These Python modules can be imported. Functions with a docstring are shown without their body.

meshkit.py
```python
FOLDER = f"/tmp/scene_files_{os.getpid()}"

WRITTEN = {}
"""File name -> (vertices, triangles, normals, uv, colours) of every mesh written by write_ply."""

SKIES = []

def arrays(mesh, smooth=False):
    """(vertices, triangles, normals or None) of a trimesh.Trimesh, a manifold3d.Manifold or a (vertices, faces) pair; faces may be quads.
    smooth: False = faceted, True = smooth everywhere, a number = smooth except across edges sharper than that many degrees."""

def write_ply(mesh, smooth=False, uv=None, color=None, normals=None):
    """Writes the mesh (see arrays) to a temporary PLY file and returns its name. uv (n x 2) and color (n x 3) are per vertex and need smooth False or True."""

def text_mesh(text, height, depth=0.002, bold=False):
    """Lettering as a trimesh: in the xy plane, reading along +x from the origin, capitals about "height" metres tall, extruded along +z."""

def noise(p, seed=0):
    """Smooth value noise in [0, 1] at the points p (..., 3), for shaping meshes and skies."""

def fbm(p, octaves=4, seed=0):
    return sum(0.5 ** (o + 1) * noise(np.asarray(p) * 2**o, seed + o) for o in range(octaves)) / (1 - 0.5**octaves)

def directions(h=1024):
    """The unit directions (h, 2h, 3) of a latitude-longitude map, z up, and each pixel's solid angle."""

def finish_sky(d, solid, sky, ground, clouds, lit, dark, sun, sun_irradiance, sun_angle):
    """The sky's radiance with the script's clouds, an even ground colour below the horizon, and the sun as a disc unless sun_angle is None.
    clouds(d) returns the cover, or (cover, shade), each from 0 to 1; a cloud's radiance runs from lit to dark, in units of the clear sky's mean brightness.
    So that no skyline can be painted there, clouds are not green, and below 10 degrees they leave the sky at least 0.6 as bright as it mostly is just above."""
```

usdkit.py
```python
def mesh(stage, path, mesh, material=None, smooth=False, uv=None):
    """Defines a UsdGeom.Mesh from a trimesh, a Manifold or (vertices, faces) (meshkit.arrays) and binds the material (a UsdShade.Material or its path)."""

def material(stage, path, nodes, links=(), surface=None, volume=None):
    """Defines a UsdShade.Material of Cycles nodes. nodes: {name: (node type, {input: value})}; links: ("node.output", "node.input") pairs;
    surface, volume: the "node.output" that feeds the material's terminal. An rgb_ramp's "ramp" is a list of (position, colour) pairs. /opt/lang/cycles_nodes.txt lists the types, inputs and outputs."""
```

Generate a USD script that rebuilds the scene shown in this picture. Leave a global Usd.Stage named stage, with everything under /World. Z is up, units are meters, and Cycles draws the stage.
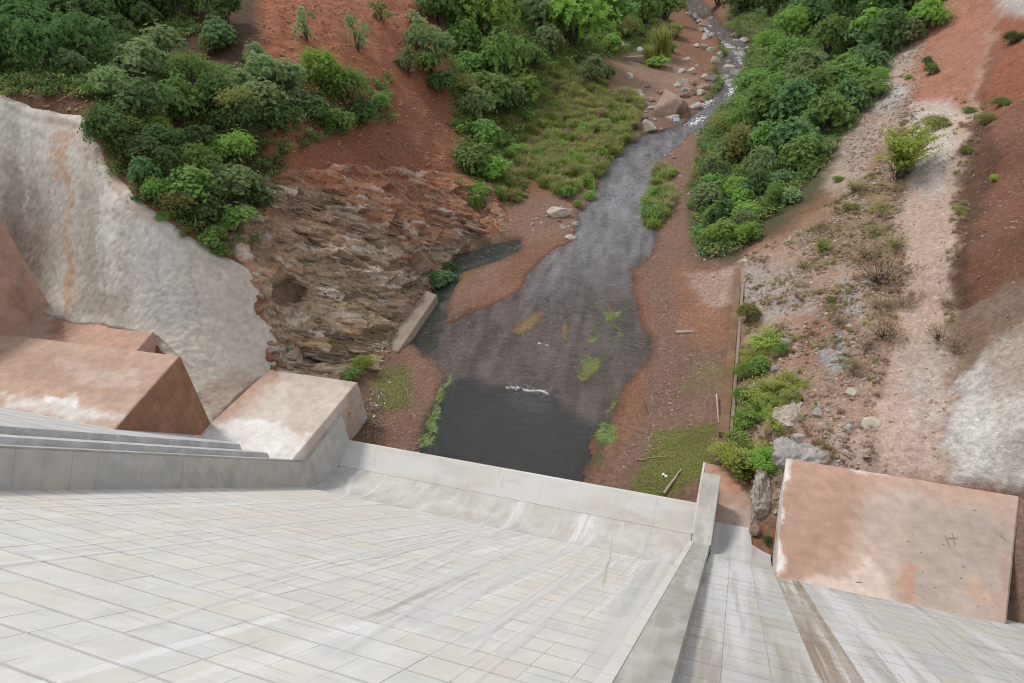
import math, random
import numpy as np, trimesh
from scipy.interpolate import RBFInterpolator, RegularGridInterpolator
from scipy.ndimage import gaussian_filter, distance_transform_edt, map_coordinates
from scipy.spatial import Delaunay
import shapely
from shapely.geometry import Polygon
from pxr import Usd, UsdGeom, UsdLux, UsdShade, Gf, Sdf, Vt
import usdkit, meshkit
from meshkit import fbm, noise

stage = Usd.Stage.CreateInMemory()
UsdGeom.SetStageUpAxis(stage, 'Z')
UsdGeom.SetStageMetersPerUnit(stage, 1.0)
UsdGeom.Xform.Define(stage, '/World')

# ------------------------------------------------------------------ camera, sky, sun, exposure
EXPOSURE = 0.92
SKY_STRENGTH = 0.08
SUN_INTENSITY, SUN_ANGLE, SUN_EL, SUN_AZ = 0.4, 12.0, math.radians(58), math.radians(-70)   # azimuth = atan2(x, y)
CAM_H, FOC = 40.0, 690.0
_n = np.array([122, 1020, FOC]); _a = np.array([1962, 218, -FOC])
_Z = -_n / np.linalg.norm(_n); _X = _a / np.linalg.norm(_a); _X = _X - _Z * (_X @ _Z); _X /= np.linalg.norm(_X)
CM = np.array([_X, np.cross(_Z, _X), _Z])                 # world = CM @ (right, down, forward)
EYE = np.array([0, 0, CAM_H])
cam = UsdGeom.Camera.Define(stage, '/World/camera')
cam.CreateHorizontalApertureAttr(36.0); cam.CreateVerticalApertureAttr(36.0 * 683 / 1024)
cam.CreateFocalLengthAttr(36.0 * FOC / 1024); cam.CreateExposureAttr(EXPOSURE)
cam.CreateClippingRangeAttr(Gf.Vec2f(0.1, 20000))
_R, _D, _F = CM[:, 0], CM[:, 1], CM[:, 2]
cam.AddTransformOp().Set(Gf.Matrix4d(*[float(v) for v in [*_R, 0, *(-_D), 0, *(-_F), 0, *EYE, 1]]))

sun_dir = np.array([math.cos(SUN_EL) * math.sin(SUN_AZ), math.cos(SUN_EL) * math.cos(SUN_AZ), math.sin(SUN_EL)])
sky_mat = usdkit.material(stage, '/World/Looks/sky_overcast', {
    'sky': ('sky_texture', {'sky_type': 'single_scattering', 'sun_disc': False, 'sun_elevation': SUN_EL, 'sun_rotation': SUN_AZ}),
    'co': ('texture_coordinate', {}),
    'n': ('noise_texture', {'scale': 2.2, 'detail': 5.0, 'roughness': 0.55}),
    'r': ('rgb_ramp', {'ramp': [(0.25, (0.78,) * 3), (0.7, (1.0,) * 3)]}),
    'c': ('mix_color', {'blend_type': 'multiply', 'fac': 1.0, 'a': (8.0, 8.3, 8.8)}),
    'm': ('mix_color', {'fac': 0.85}),
    'bg': ('background_shader', {'strength': SKY_STRENGTH})},
    [('co.generated', 'n.vector'), ('n.fac', 'r.fac'), ('r.color', 'c.b'), ('sky.color', 'm.a'), ('c.result', 'm.b'), ('m.result', 'bg.color')], surface='bg.background')
dome = UsdLux.DomeLight.Define(stage, '/World/sky')
UsdShade.MaterialBindingAPI.Apply(dome.GetPrim()).Bind(sky_mat)
dome.GetPrim().SetCustomDataByKey('kind', 'structure')
sun = UsdLux.DistantLight.Define(stage, '/World/sun')
sun.CreateIntensityAttr(SUN_INTENSITY); sun.CreateAngleAttr(SUN_ANGLE); sun.CreateNormalizeAttr(True)
sun.CreateColorAttr(Gf.Vec3f(1.0, 0.95, 0.88))
_z = sun_dir; _x = np.cross([0, 0, 1.0], _z); _x /= np.linalg.norm(_x); _y = np.cross(_z, _x)
sun.AddTransformOp().Set(Gf.Matrix4d(*[float(v) for v in [*_x, 0, *_y, 0, *_z, 0, 0, 0, 100, 1]]))

# ------------------------------------------------------------------ helpers
def ray(px, py): return CM @ np.array([px - 512, py - 341.5, FOC])
def at(px, py, z=0.0):
    r = ray(px, py); return EYE + r * ((z - CAM_H) / r[2])
def pix(P):
    c = (np.asarray(P, float) - EYE) @ CM
    w = np.maximum(c[..., 2], 0.1)
    return c[..., 0] / w * FOC + 512, c[..., 1] / w * FOC + 341.5, c[..., 2]

_used = {}
def path_for(name, parent=None):
    base = f'{parent}/{name}' if parent else f'/World/{name}'
    k = _used.get(base, 0); _used[base] = k + 1
    return base if k == 0 else f'{base}_{k:03d}'
def tag(prim, label=None, cat=None, group=None, kind=None):
    p = prim.GetPrim() if hasattr(prim, 'GetPrim') else prim
    for k, v in (('label', label), ('category', cat), ('group', group), ('kind', kind)):
        if v: p.SetCustomDataByKey(k, v)
    return p
def obj(name, mesh, mat, parent=None, smooth=False, **kw):
    m = usdkit.mesh(stage, path_for(name, parent), mesh, mat, smooth=smooth)
    tag(m, **kw)
    return str(m.GetPath())
def thing(name, label, cat, group=None, loc=None, rz=0.0, scale=None):
    x = UsdGeom.Xform.Define(stage, path_for(name))
    if loc is not None:
        x.AddTranslateOp().Set(Gf.Vec3d(*map(float, loc))); x.AddRotateZOp().Set(float(rz))
        x.AddScaleOp().Set(Gf.Vec3f(*map(float, scale if scale is not None else (1, 1, 1))))
    tag(x, label, cat, group)
    return str(x.GetPath())
def primvar(path, name, values):
    T = Sdf.ValueTypeNames
    api = UsdGeom.PrimvarsAPI(stage.GetPrimAtPath(path)); v = np.asarray(values, np.float32)
    if v.ndim == 2: api.CreatePrimvar(name, T.Color3fArray, 'vertex').Set(Vt.Vec3fArray.FromNumpy(v))
    else: api.CreatePrimvar(name, T.FloatArray, 'vertex').Set(Vt.FloatArray.FromNumpy(v))
def box(x0, x1, y0, y1, z0, z1):
    return trimesh.creation.box(bounds=[[x0, y0, z0], [x1, y1, z1]])
def extrude_yz(poly, x0, x1):
    """closed solid: polygon of (y, z) swept along x"""
    m = trimesh.creation.extrude_polygon(Polygon(poly), x1 - x0, engine='earcut')
    v = m.vertices; out = np.stack([v[:, 2] + x0, v[:, 0], v[:, 1]], 1)
    m = trimesh.Trimesh(out, m.faces, process=False); m.fix_normals(); return m
def prism_xy(poly, z0, z1):
    m = trimesh.creation.extrude_polygon(Polygon([p[:2] for p in poly]), z1 - z0, engine='earcut'); m.apply_translation([0, 0, z0]); return m
def tube(points, radii, sides=6):
    p = np.asarray(points, float); r = np.broadcast_to(np.asarray(radii, float), (len(p),))
    t = np.gradient(p, axis=0); t /= np.linalg.norm(t, axis=1, keepdims=True) + 1e-9
    a = np.cross(t, np.where(np.abs(t[:, 2:]) < 0.9, [0, 0, 1.0], [1.0, 0, 0])); a /= np.linalg.norm(a, axis=1, keepdims=True) + 1e-9
    b = np.cross(t, a); ang = np.arange(sides) * 2 * np.pi / sides
    v = p[:, None] + r[:, None, None] * (np.cos(ang)[None, :, None] * a[:, None] + np.sin(ang)[None, :, None] * b[:, None])
    v = np.vstack([v.reshape(-1, 3), p[:1], p[-1:]])
    i, j = np.meshgrid(np.arange(len(p) - 1), np.arange(sides), indexing='ij')
    A, B, C, D = i * sides + j, i * sides + (j + 1) % sides, (i + 1) * sides + (j + 1) % sides, (i + 1) * sides + j
    f = np.vstack([np.stack([A, B, C], -1).reshape(-1, 3), np.stack([A, C, D], -1).reshape(-1, 3)])
    n0, n1, k = len(v) - 2, len(v) - 1, np.arange(sides); e = (len(p) - 1) * sides
    f = np.vstack([f, np.stack([np.full(sides, n0), (k + 1) % sides, k], 1), np.stack([np.full(sides, n1), e + k, e + (k + 1) % sides], 1)])
    return trimesh.Trimesh(v, f, process=False)
cat_mesh = trimesh.util.concatenate

def rock_mesh(rng, flat=0.7, n=26, jag=0.25):
    """an angular stone of about unit radius"""
    d = rng.normal(size=(n, 3)); d /= np.linalg.norm(d, axis=1, keepdims=True)
    h = trimesh.convex.convex_hull(d * (1 + rng.uniform(-jag, jag, (n, 1))) * [1, rng.uniform(0.65, 1), flat])
    return trimesh.Trimesh(h.vertices, h.faces, process=False)

# ------------------------------------------------------------------ materials
def looks(name, ramp, scale=1.0, detail=6, rough=0.9, bump=((6, 0.5, 0.05),), stretch=None, distort=0.0, spec=0.3, overlay=None, rand=0.0, coord='pos', rot=(0, 0, 0)):
    """noise ramp over world position, optional stretched overlays [(colour, mapping scale, lo, hi, strength)], bumps [(scale, strength, distance)]"""
    N = {'geo': ('geometry', {}), 'map': ('mapping', {'scale': stretch or (1, 1, 1), 'rotation': rot}),
         'n': ('noise_texture', {'scale': scale, 'detail': detail, 'roughness': 0.62, 'distortion': distort}),
         'r': ('rgb_ramp', {'ramp': ramp}), 'p': ('principled_bsdf', {'roughness': rough, 'specular_ior_level': spec})}
    L = [('geo.position', 'map.vector'), ('map.vector', 'n.vector'), ('n.fac', 'r.fac')]
    col = 'r.color'
    for i, (c, sc, lo, hi, st, ro) in enumerate(overlay or ()):
        N[f'om{i}'] = ('mapping', {'scale': sc, 'rotation': ro, 'location': (i * 7.3, i * 3.1, 0)})
        N[f'on{i}'] = ('noise_texture', {'scale': 1.0, 'detail': 5.0, 'roughness': 0.6})
        N[f'or{i}'] = ('rgb_ramp', {'ramp': [(lo, (0, 0, 0)), (hi, (st,) * 3)]})
        N[f'ox{i}'] = ('mix_color', {'b': c})
        L += [('geo.position', f'om{i}.vector'), (f'om{i}.vector', f'on{i}.vector'), (f'on{i}.fac', f'or{i}.fac'), (f'or{i}.color', f'ox{i}.fac'), (col, f'ox{i}.a')]
        col = f'ox{i}.result'
    if rand:
        N['oi'] = ('object_info', {}); N['mr'] = ('map_range', {'to_min': 1 - rand, 'to_max': 1 + rand}); N['hv'] = ('hsv', {})
        L += [('oi.random', 'mr.value'), ('mr.result', 'hv.value'), (col, 'hv.color')]; col = 'hv.color'
    L.append((col, 'p.base_color'))
    prev = None
    for i, (s, st, d) in enumerate(bump):
        N[f'bn{i}'] = ('noise_texture', {'scale': s, 'detail': 5.0, 'roughness': 0.65}); N[f'b{i}'] = ('bump', {'strength': st, 'distance': d})
        L += [('geo.position', f'bn{i}.vector'), (f'bn{i}.fac', f'b{i}.height')]
        if prev: L.append((prev, f'b{i}.normal'))
        prev = f'b{i}.normal'
    if prev: L.append((prev, 'p.normal'))
    return usdkit.material(stage, '/World/Looks/' + name, N, L, surface='p.BSDF')

WHITE_STREAK = ((0.60, 0.605, 0.61), (1.1, 0.05, 0.05), 0.56, 0.68, 0.5, (0, 0, -0.18))
DARK_STREAK = ((0.27, 0.258, 0.245), (0.30, 3.4, 3.4), 0.58, 0.72, 0.5, (0, 0, 0))
GREY_PATCH = ((0.37, 0.37, 0.372), (0.5, 0.3, 0.3), 0.52, 0.72, 0.45, (0, 0, 0))
WARM = ((0.46, 0.42, 0.37), (0.11, 0.13, 0.13), 0.44, 0.64, 0.75, (0, 0, 0.4))
def concrete(name, lo, hi, ov=(WARM, WHITE_STREAK, DARK_STREAK, GREY_PATCH), **k):
    return looks(name, [(0.3, lo), (0.7, hi)], scale=0.9, overlay=list(ov), rough=0.85, bump=((5, 0.35, 0.03), (24, 0.3, 0.01)), **k)
M = {}
M['panel'] = [concrete('concrete_panel_%d' % i, lo, hi) for i, (lo, hi) in enumerate([
    ((0.427, 0.417, 0.391), (0.498, 0.492, 0.467)), ((0.436, 0.424, 0.397), (0.507, 0.496, 0.468)), ((0.427, 0.409, 0.372), (0.493, 0.475, 0.439)),
    ((0.419, 0.410, 0.390), (0.493, 0.486, 0.467)), ((0.441, 0.426, 0.395), (0.516, 0.500, 0.469))])]
M['cool_panel'] = [concrete('cool_panel_%d' % i, lo, hi, ov=(WHITE_STREAK, DARK_STREAK, GREY_PATCH)) for i, (lo, hi) in enumerate([
    ((0.434, 0.428, 0.403), (0.507, 0.506, 0.479)), ((0.442, 0.436, 0.409), (0.517, 0.510, 0.480)), ((0.434, 0.420, 0.384), (0.503, 0.489, 0.451)),
    ((0.424, 0.421, 0.402), (0.503, 0.500, 0.479)), ((0.447, 0.438, 0.407), (0.526, 0.514, 0.481))])]
M['joint'] = looks('joint_concrete', [(0.3, (0.30, 0.285, 0.265)), (0.7, (0.40, 0.39, 0.375))], scale=0.35, bump=((9, 0.2, 0.01),))
M['wetstone'] = looks('wet_stone', [(0.3, (0.05, 0.042, 0.036)), (0.7, (0.11, 0.09, 0.075))], scale=2, rough=0.5, spec=0.3, rand=0.3)
M['bucket'] = concrete('bucket_concrete', (0.325, 0.302, 0.272), (0.423, 0.405, 0.378), ov=(WHITE_STREAK, ((0.272, 0.260, 0.242), (0.378, 0.189, 0.227), 0.5, 0.7, 0.65, (0, 0, 0))))
M['sill'] = concrete('sill_concrete', (0.378, 0.352, 0.310), (0.438, 0.416, 0.386), ov=(((0.454, 0.449, 0.438), (0.121, 0.378, 0.378), 0.44, 0.58, 0.85, (0, 0, 0)), ((0.302, 0.291, 0.265), (0.378, 0.680, 0.680), 0.56, 0.70, 0.6, (0, 0, 0)), ((0.272, 0.227, 0.174), (2.4, 0.2, 0.2), 0.66, 0.74, 0.5, (0, 0, 0))))
M['wall'] = concrete('wall_concrete', (0.302, 0.294, 0.269), (0.386, 0.374, 0.349), ov=(((0.403, 0.370, 0.311), (0.336, 0.336, 0.336), 0.5, 0.66, 0.7, (0, 0, 0)), ((0.227, 0.223, 0.210), (2.0, 1.2, 0.2), 0.56, 0.7, 0.5, (0, 0, 0))))
M['walltop'] = concrete('wall_top_concrete', (0.252, 0.239, 0.210), (0.353, 0.340, 0.311), ov=(((0.197, 0.189, 0.168), (1.4, 0.7, 0.7), 0.42, 0.70, 0.7, (0, 0, 0)), ((0.403, 0.395, 0.370), (1.8, 0.16, 0.16), 0.48, 0.68, 0.6, (0, 0, 0))))
RS = (((0.465, 0.465, 0.462), (0.635, 0.035, 0.035), 0.46, 0.60, 0.85, (0, 0, 0.02)), ((0.233, 0.205, 0.165), (1.3, 0.06, 0.06), 0.55, 0.68, 0.7, (0, 0, -0.03)), ((0.254, 0.254, 0.261), (0.212, 0.635, 0.635), 0.54, 0.70, 0.6, (0, 0, 0)))
M['rightface'] = [concrete('side_panel_%d' % i, lo, hi, ov=RS) for i, (lo, hi) in enumerate([((0.332, 0.318, 0.289), (0.388, 0.377, 0.356)), ((0.318, 0.314, 0.303), (0.381, 0.377, 0.370)), ((0.346, 0.324, 0.286), (0.395, 0.381, 0.353))])]
M['rustface'] = concrete('rust_streaked_panel', (0.252, 0.223, 0.189), (0.336, 0.307, 0.269), ov=(((0.155, 0.105, 0.067), (1.6, 0.09, 0.09), 0.46, 0.60, 0.6, (0, 0, -0.04)), ((0.437, 0.420, 0.395), (2.2, 0.05, 0.05), 0.55, 0.63, 0.85, (0, 0, 0.05)), ((0.185, 0.130, 0.088), (0.4, 1.8, 1.8), 0.52, 0.7, 0.5, (0, 0, 0))))
M['leftface'] = concrete('left_face_concrete', (0.303, 0.303, 0.295), (0.415, 0.415, 0.407), ov=(((0.463, 0.463, 0.454), (0.1, 1.3, 1.3), 0.48, 0.62, 0.8, (0, 0, 0)), GREY_PATCH))
M['form'] = [looks('stained_form_panel_%d' % i, [(0.3, a), (0.7, b)], scale=0.9, bump=((12, 0.3, 0.01),)) for i, (a, b) in enumerate([
    ((0.175, 0.085, 0.048), (0.235, 0.12, 0.07)), ((0.17, 0.083, 0.047), (0.225, 0.117, 0.068)), ((0.19, 0.095, 0.055), (0.25, 0.135, 0.082)), ((0.165, 0.082, 0.048), (0.225, 0.12, 0.07))])]
M['rock'] = [looks('layered_rock_%d' % i, r, scale=1.1, rand=0.18, bump=((5, 0.8, 0.08), (22, 0.5, 0.02)), stretch=(1, 1, 2.2)) for i, r in enumerate([
    [(0.3, (0.125, 0.091, 0.063)), (0.55, (0.211, 0.159, 0.110)), (0.75, (0.288, 0.240, 0.183))],
    [(0.3, (0.096, 0.072, 0.053)), (0.55, (0.174, 0.125, 0.086)), (0.75, (0.231, 0.183, 0.134))],
    [(0.3, (0.192, 0.101, 0.063)), (0.55, (0.259, 0.144, 0.091)), (0.75, (0.307, 0.201, 0.139))],
    [(0.3, (0.211, 0.183, 0.149)), (0.55, (0.279, 0.249, 0.211)), (0.75, (0.346, 0.317, 0.279))]])]
M['stone'] = [looks('river_stone_%d' % i, r, scale=1.6, rand=0.2, bump=((8, 0.6, 0.04),)) for i, r in enumerate([
    [(0.3, (0.166, 0.111, 0.083)), (0.7, (0.257, 0.182, 0.140))], [(0.3, (0.199, 0.182, 0.166)), (0.7, (0.316, 0.294, 0.273))],
    [(0.3, (0.265, 0.223, 0.174)), (0.7, (0.389, 0.348, 0.290))], [(0.3, (0.166, 0.182, 0.194)), (0.7, (0.273, 0.294, 0.306))]])]
M['mudwall'] = looks('brown_stained_wall', [(0.3, (0.103, 0.061, 0.032)), (0.55, (0.155, 0.093, 0.054)), (0.75, (0.193, 0.135, 0.084))], scale=0.7, stretch=(1, 1, 0.4))
M['slab'] = looks('buff_slab', [(0.3, (0.174, 0.125, 0.097)), (0.7, (0.245, 0.193, 0.157))], scale=0.8)
M['wood'] = looks('driftwood', [(0.3, (0.166, 0.128, 0.093)), (0.7, (0.276, 0.227, 0.179))], scale=3, rand=0.25)
M['palewood'] = looks('pale_plank', [(0.3, (0.311, 0.255, 0.200)), (0.7, (0.400, 0.345, 0.282))], scale=3)
M['bark'] = looks('bark', [(0.3, (0.049, 0.038, 0.028)), (0.7, (0.097, 0.079, 0.063))], scale=4)
M['litter'] = looks('pale_litter', [(0.3, (0.6, 0.6, 0.58)), (0.7, (0.7, 0.7, 0.68))], scale=3)
M['pipe'] = looks('orange_pipe', [(0.3, (0.38, 0.22, 0.14)), (0.7, (0.45, 0.28, 0.19))], scale=3)

def leaf_mat(name, dark, light, trans=0.4, rough=0.55):
    N = {'g': ('geometry', {}), 'o': ('object_info', {}), 'r': ('rgb_ramp', {'ramp': [(0, dark), (0.7, light), (1, tuple(min(1, c * 1.5 + 0.01) for c in light))]}),
         'mr': ('map_range', {'to_min': 0.78, 'to_max': 1.25}), 'h': ('hsv', {}), 'mh': ('map_range', {'to_min': 0.485, 'to_max': 0.515}),
         'p': ('principled_bsdf', {'roughness': rough, 'specular_ior_level': 0.35}), 't': ('translucent_bsdf', {}), 'm': ('mix_closure', {'fac': trans})}
    L = [('g.random_per_island', 'r.fac'), ('r.color', 'h.color'), ('o.random', 'mr.value'), ('mr.result', 'h.value'), ('o.random', 'mh.value'), ('mh.result', 'h.hue'),
         ('h.color', 'p.base_color'), ('h.color', 't.color'), ('p.BSDF', 'm.closure1'), ('t.BSDF', 'm.closure2')]
    return usdkit.material(stage, '/World/Looks/' + name, N, L, surface='m.closure')
LEAF = {'dark': leaf_mat('leaf_dark', (0.094, 0.160, 0.045), (0.238, 0.334, 0.099)), 'mid': leaf_mat('leaf_mid', (0.172, 0.276, 0.067), (0.378, 0.524, 0.134)),
        'bright': leaf_mat('leaf_bright', (0.221, 0.355, 0.064), (0.438, 0.550, 0.124)), 'grey': leaf_mat('leaf_grey_green', (0.222, 0.298, 0.121), (0.550, 0.550, 0.312)),
        'lime': leaf_mat('leaf_lime', (0.289, 0.355, 0.055), (0.550, 0.528, 0.147), 0.4), 'olive': leaf_mat('leaf_olive', (0.260, 0.265, 0.081), (0.547, 0.517, 0.161)),
        'dry': leaf_mat('leaf_dry', (0.305, 0.212, 0.132), (0.550, 0.457, 0.295)), 'grass': leaf_mat('grass_blade', (0.240, 0.264, 0.062), (0.456, 0.444, 0.146), 0.4),
        'blue': leaf_mat('leaf_blue_green', (0.140, 0.235, 0.088), (0.324, 0.456, 0.184))}
# ------------------------------------------------------------------ terrain: control points (photo x, photo y, height) and world points
CTRL = """440 440 0;500 440 0;600 440 0;560 330 0;480 340 0;640 330 0;600 250 0;630 190 0;680 130 0;715 100 0;740 60 0;715 30 0;690 2 0
480 280 .5;530 235 .6;400 420 .6;380 440 .8;390 390 .8;430 345 .3;660 280 .4;690 330 .5;670 400 .4;700 450 .6;640 460 .3;670 480 .6;715 300 .6;700 240 .6;670 215 .4
375 375 .8;400 330 .8;445 265 .8;500 235 .8;470 250 .8;540 215 1;570 190 1.2;600 165 1;640 130 .8;660 90 1;690 60 .8
300 362 3.8;350 260 8;290 290 8.5;400 250 5;440 220 4;330 320 5.2;290 350 6;480 200 3.5
290 190 15;350 190 12.5;420 180 8.5;470 170 6
300 130 19;380 130 15;440 110 11;300 60 24;300 5 28;370 60 20.5;420 10 24;440 60 15.5
5 105 27;50 105 26.7;90 120 25.5;130 190 20.7;180 225 17.5;225 250 14.8;250 265 13.5;60 80 28.2;20 40 30;100 60 27.8;150 30 28.5;200 60 25.5;150 120 24;200 150 20;230 200 17;250 120 21.5;2 5 31;200 5 30;250 30 27.5
20 300 11;45 310 11;100 322 11;150 330 10.8;185 362 8.5;212 420 5;240 392 5;272 368 5
510 90 7.5;480 30 17;500 130 5.5;500 170 3.5;540 120 4.5;545 170 2.2;570 30 11;570 80 6;560 140 2.5;600 110 2.5;620 60 4;590 10 12;640 10 7.5;640 40 4.5;660 30 4;670 50 2.5;530 5 16;470 5 21
770 30 4.5;745 25 1.5;760 70 2.5;745 110 1.2;720 150 1;700 190 .9;740 200 2;735 240 1.5;720 265 1
800 20 7;880 40 9.5;840 80 6.5;800 110 4.5;850 130 6.5;780 150 3.5;800 190 4.5;860 180 7;770 220 3.3;780 250 3.5;830 230 5.5
745 300 1.8;745 360 1.8;740 420 1.8;735 455 1.8;800 330 4;780 300 3.3;775 380 3.2;790 420 4.5;770 440 3;850 300 6;850 380 6.3;830 440 6.2
915 440 7.3;890 440 7.2;960 450 7.6;920 380 7.6;880 380 7.2;930 300 8;885 300 7.3;965 310 8.2;930 200 8.7;895 210 8;965 200 8.9;940 100 10.5;905 110 9.8;985 110 10.8;960 20 13.5;930 20 13;1000 30 14.5
985 170 11;1023 130 14.5;990 230 11;1023 230 14;985 300 10.2;1023 300 12.5;980 350 9.4;1023 370 11.2;975 400 8.5;1023 430 10;970 470 7.5;1023 465 8.3;960 487 7.1;1015 500 7.1;1000 489 7.15;1040 505 7.2;1023 560 7.0"""
WORLD = [(-36, 34, 2), (-36, 28, 2), (-50, 26, 8), (-58, 26, 9), (-15, 30, -1.5), (-15, 15, -1.5), (-25, 30, -1.5), (-5, 33, -1.2), (-15, 0, -1.5), (8, 30, 3), (12, 30, 4), (8, 10, 2), (25, 20, 9), (30, 10, 14), (40, 30, 22), (60, 60, 36), (60, 120, 44), (50, 180, 40), (45, 260, 45), (-40, 340, 50), (-80, 300, 55), (0, 330, 42), (-15, 290, 12), (-30, 285, 6), (-75, 30, 26), (-90, 30, 36), (-120, 60, 50), (-120, 100, 48), (-120, 160, 60), (-90, 200, 48), (-60, 20, 14), (-75, 0, 36),
         (-300, 0, 90), (-300, 300, 110), (0, 600, 120), (300, 300, 120), (300, 0, 100), (0, -400, 60), (-300, -300, 80), (300, -300, 80), (0, -60, 36), (-60, -40, 40), (40, -40, 40)]
CP = np.array([at(*map(float, s.split())) for s in CTRL.replace('\n', ';').split(';')])
PTS = np.vstack([CP, np.array(WORLD, float)])
rbf = RBFInterpolator(PTS[:, :2], PTS[:, 2], kernel='linear', degree=1, smoothing=0.15)

def spaced(lo, hi, fine, a, b, g1, c0, c1):
    """coordinates: step FINE between a and b, growing slowly out to c0 / c1 and fast beyond"""
    out, s = [a], fine
    while out[-1] < hi:
        if out[-1] > b: s *= g1 if out[-1] < c1 else 1.35
        out.append(out[-1] + s)
    left, s = [a], fine
    while left[-1] > lo:
        s *= g1 if left[-1] > c0 else 1.35
        left.append(left[-1] - s)
    return np.array(left[::-1][:-1] + out)
GX = spaced(-3500, 3500, 0.27, -62, 26, 1.02, -140, 60)
GY = spaced(-3500, 3500, 0.27, 31, 90, 1.0085, -10, 290)
XX, YY = np.meshgrid(GX, GY, indexing='ij')
ZB = rbf(np.stack([XX.ravel(), YY.ravel()], 1)).reshape(XX.shape)

# photo outlines of the water, its islands and the ground covers, turned into places on the ground
def o5(s): return [(340 + a / 2.971, 225 + b / 2.971) for a, b in s]
def o2(s): return [(340 + a / 2.971, b / 2.971) for a, b in s]
def o3(s): return [(680 + a / 2.971, b / 2.971) for a, b in s]
RIVER_L = [(405, 470)] + o5([(245, 670), (280, 560), (300, 490), (308, 440), (275, 395), (270, 350), (282, 310), (305, 292), (345, 290), (390, 260), (470, 232), (530, 200), (560, 150), (610, 95), (650, 65), (690, 50)]) + o2([(712, 650), (740, 590), (790, 500), (840, 440), (900, 405), (950, 392)]) + [(682, 126), (697, 112)] + o3([(90, 300), (130, 262), (118, 230), (105, 190), (140, 165), (120, 120), (70, 92), (30, 50), (10, -5)])
RIVER_R = [(575, 500)] + o5([(740, 660), (790, 590), (822, 540), (838, 480), (885, 430), (917, 380), (915, 330), (890, 280), (872, 230), (858, 130), (905, 110), (935, 60), (942, 20)]) + o2([(897, 670), (905, 610), (932, 530), (962, 460), (1000, 440)]) + o3([(20, 405), (75, 370), (140, 315), (178, 262), (192, 200), (205, 130), (130, 84), (95, 40), (60, -5)])
CHANNEL = o5([(528, 52), (490, 58), (440, 66), (370, 92), (330, 128), (302, 170), (268, 240), (228, 300), (236, 350), (262, 380), (285, 372), (272, 340), (280, 312), (296, 280), (318, 205), (350, 138), (432, 110), (522, 78)])
ISLANDS = [o5(s) for s in ([(700, 352), (712, 345), (722, 358), (708, 366)], [(800, 395), (815, 385), (822, 398), (806, 408)], [(690, 420), (704, 412), (708, 428), (694, 432)], [(490, 315), (535, 285), (600, 248), (606, 270), (570, 320), (530, 330)], [(650, 300), (668, 282), (686, 300), (680, 345), (655, 356)], [(735, 320), (752, 285), (772, 282), (768, 310), (742, 340)],
           [(700, 455), (725, 410), (770, 390), (778, 405), (745, 455), (715, 472)], [(780, 250), (800, 225), (822, 262), (815, 290), (838, 310), (830, 325), (800, 300)])]
def flat_poly(pts, z=0.0): return Polygon([at(px, py, z)[:2] for px, py in pts]).buffer(0)
P_RIVER = flat_poly(RIVER_L + RIVER_R[::-1]); P_CHAN = flat_poly(CHANNEL).buffer(0.55); P_ISL = [flat_poly(s) for s in ISLANDS]
def signed(poly, x, y, reach=8.0):
    """metres inside (+) or outside (-) of the outline, clipped to REACH"""
    out = np.full(x.shape, -reach); x0, y0, x1, y1 = poly.bounds
    m = (x > x0 - reach) & (x < x1 + reach) & (y > y0 - reach) & (y < y1 + reach)
    if m.any():
        shapely.prepare(poly); p = shapely.points(x[m], y[m])
        d = shapely.distance(poly.boundary, p); out[m] = np.clip(np.where(shapely.contains(poly, p), d, -d), -reach, reach)
    return out
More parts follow.
